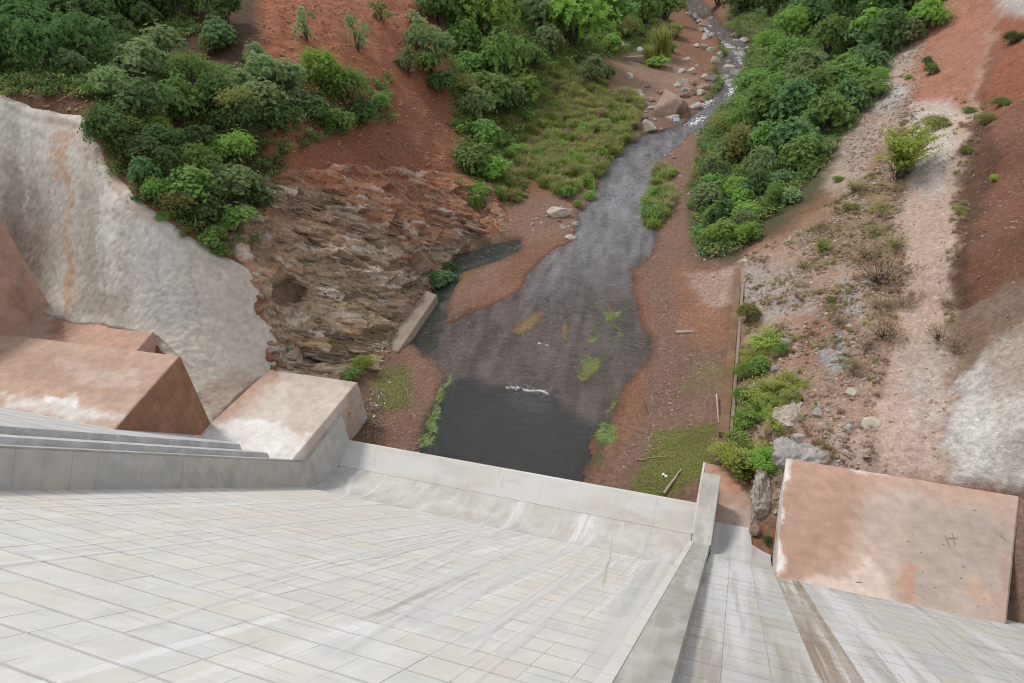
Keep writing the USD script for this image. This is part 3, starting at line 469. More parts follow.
def cliff_relief(P):
    a, ra = facets(P, (5.0, 2.6, 1.5), 1, 0.65, 0.14); b_, rb = facets(P, (3.0, 1.4, 0.42), 2, 0.40, 0.10); c, rc = facets(P, (1.5, 0.7, 0.15), 3, 0.20, 0.07)
    CLIFF_CELLS['tint'] = (ra, rb, rc); return a + b_ + c + 0.9 * (fbm(P * 0.22, 2, 4) - 0.5)
cliff = thing('rock_cliff', 'brown layered rock cliff of thin ledges above the narrow side channel', 'rock cliff')
def cliff_face(pts, step):
    hp = np.array([hit(*p) for p in pts]); x0, y0 = hp[:, :2].min(0) - 1; x1, y1 = hp[:, :2].max(0) + 1
    x, y = np.meshgrid(np.arange(x0, x1, step), np.arange(y0, y1, step), indexing='ij')
    zs = gaussian_filter(ZB, 1.0); F = RegularGridInterpolator((GX, GY), zs, bounds_error=False, fill_value=None); z = np.where(True, F(np.stack([x, y], -1)), 0); P = np.stack([x, y, z], -1)
    px, py, dd = pix(P); cover = outline(pts, 7.0, px + (fbm(P * 0.5, 4, 71) - 0.5) * 26, py + (fbm(P * 0.5, 4, 72) - 0.5) * 20, dd > 5)
    gx, gy = np.gradient(z, step); N = np.stack([-gx, -gy, np.ones_like(z)], -1); N /= np.linalg.norm(N, axis=-1, keepdims=True)
    cave = outline([(271, 286), (290, 280), (306, 287), (303, 300), (285, 306), (272, 301)], 2.0, px, py, dd > 5) * 1.8 + outline([(302, 353), (318, 351), (330, 364), (305, 364)], 2, px, py, dd > 5) * 1.2
    wet = np.clip((P[..., 2] - 0.2) / 1.2, 0.1, 1)
    P2 = P + N * ((cliff_relief(P) * wet + 0.35 * wet) * np.clip(cover * 1.8 - 0.5, -0.35, 1) * np.clip(1 - cave, 0, 1) - cave)[..., None]
    keep = cover > 0.03; n = x.shape[1]; i, j = np.meshgrid(np.arange(x.shape[0] - 1), np.arange(n - 1), indexing='ij'); i, j = i.ravel(), j.ravel()
    ok = keep[i, j] & keep[i + 1, j] & keep[i, j + 1] & keep[i + 1, j + 1]; f = quad(i[ok], j[ok], n); u, inv = np.unique(f, return_inverse=True); V = P2.reshape(-1, 3)[u]
    p = obj('cliff_face', (V, inv.reshape(-1, 3)), M['cliff'], cliff, smooth=False); C = paint(V, cover=[(CLIFF, (0.30, 0.225, 0.155), 9, 1.0), ([(320, 175), (490, 180), (500, 235), (420, 240), (340, 215)], (0.30, 0.15, 0.092), 12, 0.8), ([(250, 195), (330, 195), (350, 250), (250, 265)], (0.26, 0.165, 0.11), 10, 0.7), ([(400, 250), (470, 230), (440, 290), (390, 340)], (0.225, 0.16, 0.125), 9, 0.7), ([(270, 280), (306, 280), (306, 308), (270, 308)], (0.31, 0.235, 0.185), 4, 0.9)], base=(0.24, 0.12, 0.075), tone=0.95)
    ra, rb, rc = (q.reshape(-1)[u][:, None] for q in CLIFF_CELLS['tint']); C = C * (0.82 + 0.32 * ra) * (0.84 + 0.32 * rb) * (0.88 + 0.24 * rc); C = np.where(rb > 0.84, C * 0.45 + C.mean(1, keepdims=True) * np.array([1.0, 0.92, 0.80]) * 0.95, C); C = np.where(rb < 0.12, C * np.array([1.1, 0.88, 0.8]), C)
    primvar(p, 'albedo', C); return RegularGridInterpolator((x[:, 0], y[0]), np.where(cover > 0.3, P2[..., 2], -9), bounds_error=False, fill_value=None)
M['cliff'] = speckled('cliff_rock', 3.0, 18.0, 0.62, 1.32, 0.7, 0.92, 0.06)
CLIFF_H = cliff_face([(238, 176), (330, 170), (420, 172), (490, 186), (508, 222), (468, 240), (424, 284), (394, 326), (374, 366), (330, 384), (270, 384), (258, 300), (236, 250)], 0.13)
def hit_cliff(px, py):
    r = ray(px, py); r = r / np.linalg.norm(r); s = np.arange(18, 160, 0.1); q = EYE + r * s[:, None]; h = np.fmax(HT(q[:, :2]), np.where((q[:, 0] > GXC[0]) & (q[:, 0] < GXC[1]) & (q[:, 1] > GXC[2]) & (q[:, 1] < GXC[3]), CLIFF_H(q[:, :2]), -9)); return q[np.argmax(q[:, 2] < h)]
GXC = (CLIFF_H.grid[0][0], CLIFF_H.grid[0][-1], CLIFF_H.grid[1][0], CLIFF_H.grid[1][-1])

# ------------------------------------------------------------------ the dam
rng = np.random.default_rng(7)
dam = thing('concrete_dam', 'pale concrete dam face of square panels running down to the river pool', 'dam')
S2 = math.sqrt(0.5)
def slope_box(x0, x1, y0, y1, K, t, lift=0.0, tilt=(0, 0)):
    """a thin slab lying on the plane y + z = K between two values of y"""
    v = []
    for d in (-t, 0):
        for (x, y, e) in ((x0, y0, -tilt[0] - tilt[1]), (x1, y0, tilt[0] - tilt[1]), (x1, y1, tilt[0] + tilt[1]), (x0, y1, -tilt[0] + tilt[1])):
            o = lift + d + (e if d == 0 else 0); v.append((x, y + o * S2, K - y + o * S2))
    # chamfered top edge
    f = [(0, 3, 2), (0, 2, 1), (4, 5, 6), (4, 6, 7), (0, 1, 5), (0, 5, 4), (1, 2, 6), (1, 6, 5), (2, 3, 7), (2, 7, 6), (3, 0, 4), (3, 4, 7)]
    return trimesh.Trimesh(np.array(v), f, process=False)
K1, KR, KL = 31.7, 33.35, 35.2
X_L, X_R = -31.4, -2.35
# backing of the spillway face, from the crest to the bucket
obj('spillway_backing', extrude_yz([(-9, 39.0), (-6.5, 38.8), (-5, 36.675), (29.3, 2.375), (29.3, 0), (27, 0), (-9, 34)], X_L - 0.4, X_R + 0.9), M['joint'], dam)
LIFT, WID = 1.03, 1.22
cells = []
for r in range(33):
    y1 = 29.27 - r * LIFT; y0 = y1 - LIFT
    if y1 < -4: break
    nc = int(math.ceil((X_R - X_L) / WID)); w = (X_R - X_L) / nc
    for c in range(nc):
        x0 = X_L + c * w
        q = [pix((x0 + a * w, y0 + b * LIFT, K1 - y0 - b * LIFT)) for a, b in ((0, 0), (1, 0), (1, 1), (0, 1))]
        if all(k[2] > 1 for k in q):
            area = 0.5 * abs(sum(q[i][0] * q[(i + 1) % 4][1] - q[(i + 1) % 4][0] * q[i][1] for i in range(4)))
            vis = max(k[0] for k in q) > -60 and min(k[0] for k in q) < 1080 and max(k[1] for k in q) > 0 and min(k[1] for k in q) < 720
        else: area, vis = 0, False
        cells.append((vis * area, x0, x0 + w, y0, y1))
order = sorted(cells, key=lambda c: -c[0]); rest = []
for k, (a, x0, x1, y0, y1) in enumerate(order):
    g1, g2 = rng.uniform(0.003, 0.009, 2); g3, g4 = rng.uniform(0.030, 0.050, 2)
    m = slope_box(x0 + g1, x1 - g2, y0 + g3, y1 - g4, K1, 0.09, rng.uniform(0.0, 0.010), rng.uniform(-0.003, 0.003, 2))
    cool_ = y0 + 0.10 * (x0 + 16) + rng.normal() * 0.8 < 9.5
    if k < 300 and a > 0: obj('spillway_panel', m, M['cool_panel' if cool_ else 'panel'][int(rng.integers(5))], dam)
    else: rest.append((m, int(rng.integers(5))))
for q in range(5): obj('far_spillway_panels', cat_mesh([m for m, i in rest if i == q]), M['panel'][q], dam, kind='stuff')
# bucket: arc to level, then the sill rising to the lip
yc, zc, RB = 33.57, 6.6, 6.0
arc = [(yc - RB * math.sin(a), zc - RB * math.cos(a)) for a in np.linspace(math.radians(45), 0, 12)]
xs = np.linspace(X_L, X_R, 11)
for i in range(10):
    e = rng.uniform(0, 0.008)
    obj('bucket_panel', extrude_yz([(y, z + e) for y, z in arc] + [(yc, -0.6), (arc[0][0], 0.2)], xs[i] + 0.004, xs[i + 1] - 0.004), M['bucket'], dam, smooth=20)
obj('bucket_backing', extrude_yz([(y - 0.03, z - 0.03) for y, z in arc] + [(yc, -0.8), (28.6, -0.8)], X_L - 0.3, X_R + 0.5), M['joint'], dam)
for i in range(10):
    e = rng.uniform(0, 0.01)
    obj('sill_panel', extrude_yz([(yc + 0.012, 0.62 + e), (35.55, 1.56 + e), (35.72, 1.56 + e), (35.72, -2.2), (yc + 0.012, -2.2)], xs[i] + 0.003, xs[i + 1] - 0.003), M['sill'], dam)

# mineral streaks that water has left on the face and in the bucket
def spill_z(y):
    y = np.asarray(y, float); a = np.arcsin(np.clip((yc - y) / RB, -1, 1)); return np.where(y < arc[0][0], K1 - y, np.where(y < yc, zc - RB * np.cos(a), 0.62 + (y - yc) * 0.475))
def spill_hit(px, py):
    r_ = ray(px, py); r_ = r_ / np.linalg.norm(r_); s = np.arange(5, 80, 0.02); q = EYE + r_ * s[:, None]; return q[np.argmax(q[:, 2] < spill_z(q[:, 1]))]
def streak(name, pts, w0, w1, mat, lift=0.022):
    q = np.array([spill_hit(*p) for p in pts]); t = np.linspace(0, 1, len(q)); T = np.linspace(0, 1, 90); c = np.stack([np.interp(T, t, q[:, 0]), np.interp(T, t, q[:, 1])], 1)
    c = np.stack([gaussian_filter(c[:, 0], 4, mode='nearest'), gaussian_filter(c[:, 1], 4, mode='nearest')], 1); e = np.linspace(-1, 1, 7); w = w0 + (w1 - w0) * T; w = w * (0.8 + 0.4 * noise(np.stack([T * 9, T * 0 + w0 * 7, T * 0], -1), 2))
    x = c[:, :1] + w[:, None] * e[None]; y = np.repeat(c[:, 1:], 7, 1); z = spill_z(y); V = np.stack([x, y + lift * S2, z + lift * S2], -1).reshape(-1, 3)
    i, j = np.meshgrid(np.arange(89), np.arange(6), indexing='ij'); p = obj(name, (V, quad(i.ravel(), j.ravel(), 7)), mat, dam, smooth=True)
    primvar(p, 'fade', ((1 - np.abs(e)[None]) * np.minimum(1, np.minimum(T, 1 - T) * 8)[:, None]).ravel())
def film(name, colour, amount):
    return usdkit.material(stage, '/World/Looks/' + name, {'f': ('attribute', {'attribute': 'fade'}), 'g': ('geometry', {}), 'mp': ('mapping', {'scale': (3.5, 0.25, 0.25), 'rotation': (0, 0, -0.12)}), 'n': ('noise_texture', {'scale': 1.0, 'detail': 6.0, 'roughness': 0.7}), 'mu': ('math', {'math_type': 'multiply_add', 'value2': 1.5}), 'r': ('map_range', {'from_min': 0.60, 'from_max': 1.7, 'to_max': amount, 'clamp': True}),
        'p': ('principled_bsdf', {'base_color': colour, 'roughness': 0.9}), 't': ('transparent_bsdf', {}), 'm': ('mix_closure', {})}, [('g.position', 'mp.vector'), ('mp.vector', 'n.vector'), ('n.fac', 'mu.value3'), ('f.fac', 'mu.value1'), ('mu.value', 'r.value'), ('r.result', 'm.fac'), ('t.BSDF', 'm.closure1'), ('p.BSDF', 'm.closure2')], surface='m.closure')
MW = film('white_mineral_film', (0.59, 0.585, 0.575), 0.65)
for pts, a_, b_ in (([(395, 640), (456, 602), (503, 577), (550, 556), (575, 549), (590, 540), (598, 522)], 0.85, 0.5), ([(400, 599), (447, 577), (494, 558), (531, 544)], 0.5, 0.4), ([(450, 649), (503, 620), (540, 595), (575, 577), (600, 558)], 0.45, 0.3), ([(490, 664), (531, 630), (562, 602), (590, 580)], 0.4, 0.25), ([(585, 683), (634, 611), (660, 565), (672, 545)], 1.0, 0.7), ([(480, 540), (500, 530), (512, 515), (517, 502)], 0.35, 0.3), ([(330, 505), (350, 480), (365, 464)], 0.5, 0.4), ([(610, 620), (640, 580), (660, 548)], 0.6, 0.4), ([(430, 560), (455, 548), (475, 535), (483, 512)], 0.3, 0.25)):
    streak('mineral_streak', pts, a_, b_, MW)
rs_ = np.random.default_rng(19)
MW2 = film('thin_white_film', (0.575, 0.57, 0.56), 0.42)
MB = film('brown_wash_film', (0.36, 0.33, 0.29), 0.35)
for k in range(60):
    x_ = rs_.uniform(-29.5, -3.4) if k % 3 else rs_.uniform(-17, -3.2); y0_ = rs_.uniform(5, 24); y1_ = min(y0_ + rs_.uniform(4, 16), 33.4); dr_ = rs_.uniform(-0.22, 0.0) if x_ > -16 else rs_.uniform(-0.05, 0.05); ys = np.linspace(y0_, y1_, 7)
    pts_ = [pix((x_ + dr_ * (y_ - y0_) + rs_.normal() * 0.05, y_, float(spill_z(y_))))[:2] for y_ in ys]
    streak('mineral_streak' if k % 5 < 4 or x_ < -13 else 'brown_streak', pts_, rs_.uniform(0.06, 0.28), rs_.uniform(0.04, 0.16), MW2 if k % 5 < 4 or x_ < -13 else MB, 0.016 + 0.0003 * k)

# left training wall: slopes with the face, then runs level to the lip
KT = 34.55
def wall_poly(bot, top_level, y_end, KTOP, lowK):
    return [(-5.5, KTOP + 5.5), (KTOP - top_level, top_level), (y_end, top_level + 0.1), (y_end, bot), (lowK - bot, bot), (-5.5, lowK + 5.5)]
wl = f'{dam}/training_wall'; UsdGeom.Xform.Define(stage, wl)
tag(stage.GetPrimAtPath(wl), 'grey training wall with slanting joints along the left side of the spillway')
obj('wall_core', extrude_yz(wall_poly(-1.5, 4.2, 35.75, KT - 0.01, 29.5), X_L - 0.62, X_L - 0.05), M['walltop'], wl)
def clipped(poly, a, b, axis):
    s = shapely.box(-50, -50, 80, 80)
    big = 80
    (y0, z0), (y1, z1) = a, b
    d = np.array(axis, float)
    cut = Polygon([(y0 - d[0] * big, z0 - d[1] * big), (y0 + d[0] * big, z0 + d[1] * big), (y1 + d[0] * big, z1 + d[1] * big), (y1 - d[0] * big, z1 - d[1] * big)])
    return Polygon(poly).intersection(cut)
edge = [(-5.0, K1 + 5.0)]
facepoly = [(-5.5, KT - 0.12 + 5.5), (KT - 4.2 - 0.06, 4.08), (35.73, 4.18), (35.73, -1.5), (33.5, -1.5), (30.5, -0.6), (-5.5, 29.7 + 5.5)]
step = 1.05
for k in range(40):
    y0 = -5 + k * step; y1 = y0 + step
    tilt = (S2 * 0.75, S2) if y1 < 28.5 else (0.0, 1.0)
    if y0 > 35.6: break
    zf = lambda y: K1 - y if y < 29 else 1.5
    pc = clipped(facepoly, (y0 + 0.006, zf(y0)), (y1 - 0.006 if y0 + step < 35.6 else 36.0, zf(y1)), tilt) if not (28.5 <= y1 < 28.5 + step) else None
    if pc is None:
        d = np.array((S2 * 0.75, S2)); big = 60
        pc = Polygon(facepoly).intersection(Polygon([(y0 + 0.012 - d[0] * big, zf(y0) - d[1] * big), (y0 + 0.012 + d[0] * 2.2, zf(y0) + d[1] * 2.2 + 3), (y0 + 0.012 + d[0] * big, zf(y0) + d[1] * big), (y1 - 0.012, 60), (y1 - 0.012, -60)]).buffer(0))
    for gpoly in getattr(pc, 'geoms', [pc]):
        if gpoly.area > 0.05:
            m = trimesh.creation.extrude_polygon(gpoly, 0.06 + rng.uniform(-0.006, 0.006), engine='earcut'); v = m.vertices
            m = trimesh.Trimesh(np.stack([v[:, 2] + X_L - 0.055, v[:, 0], v[:, 1]], 1), m.faces, process=False); m.fix_normals()
            obj('wall_panel', m, M['wall'], wl)
# steps of the left face behind that wall
lf = lambda name, x0, x1, K, zend, mat: obj(name, extrude_yz([(-6, K + 6), (K - zend, zend), (K - zend, zend - 0.55), (27, -1), (-6, 27)], x0, x1), mat, dam)
lf('left_step', -33.5, X_L - 0.64, 34.25, 5.35, M['leftface'])
lf('left_step', -34.6, -33.52, 34.8, 5.75, M['leftface'])
lf('left_step', -35.9, -34.62, 34.55, 5.5, M['leftface'])
lf('left_face', -40.8, -35.92, 35.2, 6.2, M['leftface'])
lf('left_face', -62, -40.82, 35.2, 5.0, M['leftface'])
lf('left_face', -100, -62.02, 35.2, 8.0, M['leftface'])

# right training wall
KTR = 34.1
wr = f'{dam}/training_wall_001'; UsdGeom.Xform.Define(stage, wr)
tag(stage.GetPrimAtPath(wr), 'mottled grey flat-topped training wall along the right side of the spillway')
def wall_r():
    m = extrude_yz([(-5.5, KTR + 5.5), (KTR - 3.8, 3.8), (KTR - 3.8, -1), (29, -1), (-5.5, 26)], 0, 1)
    v = m.vertices.copy(); t = np.clip((v[:, 1] - 6) / 25, -0.5, 1)
    v[:, 0] = np.where(v[:, 0] < 0.5, -2.06 - 0.33 * t, -0.76 - 0.38 * t); return trimesh.Trimesh(v, m.faces, process=False)
obj('wall_slope', wall_r(), M['walltop'], wr)
b_ = extrude_yz([(-5.5, KTR + 5.53), (KTR - 3.85, 3.88), (KTR - 3.95, 3.7), (-5.5, KTR + 5.1)], 0, 1); bv = b_.vertices.copy(); t_ = np.clip((bv[:, 1] - 6) / 25, -0.5, 1)
bv[:, 0] = np.where(bv[:, 0] < 0.5, -2.09, -1.80) - 0.33 * t_; obj('wall_edge_band', trimesh.Trimesh(bv, b_.faces, process=False), M['panel'][1], wr)
obj('wall_pier', extrude_yz([(KTR - 3.8 + 0.012, 3.78), (36.5, 3.9), (36.5, -1), (KTR - 3.8 + 0.012, -1)], -2.24, -1.06), M['walltop'], wr)
obj('wall_toe', box(-2.4, -2.26, 31.5, 38.2, -1, 3.2), M['sill'], wr)
# right part of the face, with its own panels and toe
obj('side_backing', extrude_yz([(-5.5, KR + 5.485), (30.2, 3.135), (30.2, 0), (26, 0), (-5.5, 30)], -0.9, 60), M['joint'], dam)
cells = []
for r in range(34):
    y1 = 30.15 - r * LIFT; y0 = y1 - LIFT
    if y1 < -3: break
    for c in range(32):
        x0 = -1.05 + c * WID; zc_ = KR - (y0 + y1) / 2
        if y0 > 27 and x0 > 2.6: continue
        u, w_, d = pix((x0 + 0.8, (y0 + y1) / 2, zc_)); vis = d > 1 and -20 < u < 1100 and 200 < w_ < 720
        cells.append((vis, x0, x0 + WID, y0, y1))
rest = []
for vis, x0, x1, y0, y1 in cells:
    x1 = min(x1, 2.55) if y0 > 27 else x1
    m = slope_box(x0 + rng.uniform(0.005, 0.02), x1 - rng.uniform(0.005, 0.02), y0 + 0.03, y1 - rng.uniform(0.02, 0.04), KR, 0.08, rng.uniform(0.0, 0.014), rng.uniform(-0.004, 0.004, 2))
    if vis: obj('side_panel', m, M['rustface'] if 2.9 < (x0 + x1) / 2 < 4.2 else M['rightface'][int(rng.integers(3))], dam)
    else: rest.append(m)
obj('far_side_panels', cat_mesh(rest), M['rightface'][0], dam, kind='stuff')
yc2 = 30.24 + 6 * S2; arc2 = [(yc2 - 6 * math.sin(a), 1.34 + 6 - 6 * math.cos(a)) for a in np.linspace(math.radians(45), 0, 10)]
obj('side_toe', extrude_yz(arc2 + [(yc2, -1), (arc2[0][0], -1)], -1.07, 2.65), M['rightface'][1], dam, smooth=20)


# ------------------------------------------------------------------ abutment blocks
def bevel_prism(poly, z0, z1, b=0.06):
    p = Polygon([q[:2] for q in poly]); a = trimesh.creation.extrude_polygon(p, z1 - b - z0, engine='earcut'); a.apply_translation([0, 0, z0])
    ring = np.array(shapely.geometry.polygon.orient(p).exterior.coords)[:-1]; inn = np.array(shapely.geometry.polygon.orient(p.buffer(-b, join_style=2)).exterior.coords)[:-1]
    if len(inn) != len(ring): return prism_xy(poly, z0, z1)
    sft = min(range(len(ring)), key=lambda s: np.abs(np.roll(inn, -s, 0) - ring).sum()); inn = np.roll(inn, -sft, 0); n = len(ring)
    v = np.vstack([np.c_[ring, np.full(n, z0)], np.c_[ring, np.full(n, z1 - b)], np.c_[inn, np.full(n, z1)]]); f = []
    for k in range(2):
        for i in range(n):
            j = (i + 1) % n; f += [(k * n + i, k * n + j, k * n + n + j), (k * n + i, k * n + n + j, k * n + n + i)]
    t = trimesh.creation.triangulate_polygon(Polygon(inn), engine='earcut'); tv, tf = t
    idx = [int(np.argmin(((inn - q) ** 2).sum(1))) + 2 * n for q in tv]
    f += [tuple(idx[i] for i in tri) for tri in tf]
    m = trimesh.Trimesh(v, np.array(f), process=False); m.fix_normals(); return m
def painted_block(poly, z0, z1, parent, cover, base, b=0.06, tone=0.88, soften=0.6, shape=None):
    m = bevel_prism(poly, z0, z1, b); v, f = trimesh.remesh.subdivide_to_size(m.vertices, m.faces, 0.28)
    v = v + np.stack([fbm(v * 2.3, 3, 1) - 0.5, fbm(v * 2.3, 3, 2) - 0.5, fbm(v * 1.6, 3, 3) - 0.5], 1) * [0.05, 0.05, 0.035]
    if shape is not None: v = shape(v)
    p = obj('block_body', trimesh.Trimesh(v, f, process=False), M['stain'], parent, smooth=25)
    V = np.array(UsdGeom.Mesh(stage.GetPrimAtPath(p)).GetPointsAttr().Get()); primvar(p, 'albedo', paint(V, cover=[(a_, b_, c_ * soften, e_) for a_, b_, c_, e_ in cover], base=base, tone=tone, grey=0.2)); return p
b3 = thing('abutment_block', 'pinkish low concrete block nearest the river at the left wall end', 'concrete block')
painted_block([(-31.65, 39.15), (-40.9, 39.1), (-41.2, 31.4), (-40.9, 28.4), (-31.66, 28.4)], -1.5, 5.2, b3, [([(205, 440), (215, 400), (272, 365), (285, 380), (240, 420), (225, 445)], (0.42, 0.235, 0.155), 6, 0.85), ([(215, 430), (260, 385), (290, 380), (280, 450), (215, 455)], (0.50, 0.43, 0.375), 8, 0.6), ([(205, 425), (265, 420), (310, 430), (310, 460), (205, 460)], (0.62, 0.60, 0.57), 7, 0.75), ([(345, 380), (400, 380), (400, 470), (345, 450)], (0.34, 0.24, 0.165), 6, 0.9), ([(350, 380), (362, 380), (372, 420), (360, 420)], (0.36, 0.33, 0.30), 5, 0.7)], (0.45, 0.36, 0.295))
st = tube([(-31.7, 37.0, 3.6), (-31.3, 37.0, 3.6)], 0.17, 10); obj('drain_pipe', st, M['pipe'], b3)
b2 = thing('abutment_block', 'largest rust-stained concrete block with brown panelled side at the left', 'concrete block')
B2 = [(-39.45, 22.9), (-41.3, 31.5), (-58.2, 31.0), (-63.0, 30.4), (-63, 20), (-39.2, 20)]
painted_block(B2, 1.5, 12.0, b2, [([(0, 350), (80, 348), (185, 356), (150, 400), (60, 385), (0, 390)], (0.37, 0.225, 0.155), 10, 0.8), ([(60, 360), (150, 365), (140, 385), (80, 380)], (0.43, 0.33, 0.265), 8, 0.6), ([(0, 378), (60, 380), (110, 405), (60, 410), (0, 402)], (0.46, 0.28, 0.19), 8, 0.6), ([(0, 396), (60, 398), (100, 405), (130, 425), (60, 420), (0, 412)], (0.55, 0.51, 0.47), 14, 0.85), ([(40, 392), (80, 393), (80, 404), (42, 404)], (0.66, 0.65, 0.63), 5, 0.8)], (0.41, 0.26, 0.185))
p0, p1 = np.array([-39.2, 21.6]), np.array([-41.3, 31.5]); L = np.linalg.norm(p1 - p0); d = (p1 - p0) / L; nrm = np.array([-d[1], d[0]]); nrm = nrm if nrm[0] > 0 else -nrm
for r in range(8):
    for c in range(13):
        s0, s1 = c * L / 13 + 0.008, (c + 1) * L / 13 - 0.008; z1 = 11.9 - r * 0.92; z0 = z1 - 0.905; t = 0.03 + rng.uniform(0, 0.015)
        q = [p0 + d * s0, p0 + d * s1, p0 + d * s1 + nrm * t, p0 + d * s0 + nrm * t]
        obj('form_panel', prism_xy(q, z0, z1), M['form'][int(rng.integers(4))], b2)
b1 = thing('abutment_block', 'lower rust-stained block tucked behind the panelled block against the grey slope', 'concrete block')
painted_block([(-46.6, 30.8), (-47.9, 35.2), (-61.2, 35.9), (-61.2, 30.0)], 3, 11.0, b1, [([(40, 318), (72, 320), (68, 340), (40, 338)], (0.28, 0.125, 0.072), 5, 0.85), ([(0, 325), (45, 310), (60, 330), (10, 355)], (0.36, 0.24, 0.175), 6, 0.7)], (0.41, 0.235, 0.16))
b0 = thing('abutment_block', 'tall sloping rust-streaked concrete face at the far left edge', 'concrete block')
painted_block([(-60.95, 18), (-60.95, 36.2), (-75, 36.2), (-75, 18)], 8, 22.0, b0, [([(0, 245), (15, 260), (48, 310), (38, 312), (0, 268)], (0.34, 0.20, 0.14), 4, 0.8), ([(0, 275), (20, 290), (36, 315), (28, 318), (0, 290)], (0.30, 0.16, 0.105), 3, 0.7)], (0.41, 0.22, 0.145), shape=lambda v: np.stack([v[:, 0] - (v[:, 2] - 8) * 0.06, v[:, 1] + (v[:, 2] - 8) * 0.03, v[:, 2]], 1))
tp = thing('toe_platform', 'small rust-red concrete platform between the flat-topped pier and the rock outcrop', 'platform')
painted_block([(-2.2, yc2 + 0.01), (2.3, yc2 + 0.01), (2.0, 37.5), (1.5, 40.4), (-2.55, 40.6)], -0.8, 1.05, tp, [([(700, 460), (760, 470), (755, 490), (720, 488)], (0.46, 0.215, 0.125), 6, 0.9), ([(740, 470), (762, 470), (758, 520), (745, 500)], (0.25, 0.135, 0.09), 5, 0.8), ([(715, 500), (755, 505), (752, 530), (714, 530)], (0.42, 0.32, 0.265), 7, 0.7)], (0.38, 0.23, 0.165))
br = thing('abutment_block', 'broad flat-topped block, half red and half grey dust, right of the spillway', 'concrete block')
painted_block([(2.6, 25.95), (2.9, 35.95), (15.75, 35.75), (13.3, 26.2)], -0.5, 7.0, br, [([(770, 590), (785, 455), (880, 470), (865, 520), (850, 560), (800, 590)], (0.37, 0.21, 0.138), 12, 0.9), ([(790, 500), (850, 510), (840, 545), (795, 560)], (0.33, 0.19, 0.125), 10, 0.6), ([(785, 460), (900, 470), (1010, 495), (1005, 510), (880, 490), (800, 480)], (0.41, 0.24, 0.16), 6, 0.7),
    ([(895, 495), (1000, 505), (1015, 560), (1005, 625), (930, 615), (900, 575), (910, 540)], (0.335, 0.265, 0.217), 14, 0.9), ([(865, 490), (905, 495), (912, 540), (905, 590), (880, 610), (850, 560)], (0.41, 0.305, 0.24), 13, 0.8), ([(795, 585), (815, 570), (850, 575), (862, 552), (880, 556), (895, 600), (900, 612), (800, 592)], (0.52, 0.40, 0.32), 4, 0.95), ([(895, 575), (915, 560), (922, 570), (905, 600)], (0.42, 0.22, 0.14), 4, 0.8),
    ([(965, 575), (985, 590), (992, 600), (985, 612), (970, 598)], (0.44, 0.27, 0.18), 3, 0.9), ([(840, 462), (890, 470), (890, 476), (845, 470)], (0.55, 0.50, 0.45), 3, 0.8), ([(1000, 560), (1012, 560), (1006, 625), (996, 620)], (0.33, 0.20, 0.14), 5, 0.7), ([(765, 460), (786, 455), (778, 590), (760, 590)], (0.62, 0.585, 0.54), 3, 0.9)], (0.40, 0.27, 0.20), b=0.09, soften=1.1)
r_ = np.random.default_rng(3)
for k in range(26):
    q = at(r_.uniform(905, 1000), r_.uniform(510, 612), 7.0); m = rock_mesh(r_, 0.6, 10, 0.25); m.apply_scale(r_.uniform(0.03, 0.09)); m.apply_translation(q + [0, 0, 0.02])
    obj('grit', m, M['stone'][int(r_.integers(3))], br)
for a_, b_ in (((948, 538), (957, 538)), ((952, 532), (955, 545)), ((945, 535), (950, 548)), ((856, 582), (862, 582)), ((1000, 535), (1006, 540))):
    obj('dropped_stick', tube([at(*a_, 7.03), at(*b_, 7.03)], 0.016, 5), M['wood'], br)

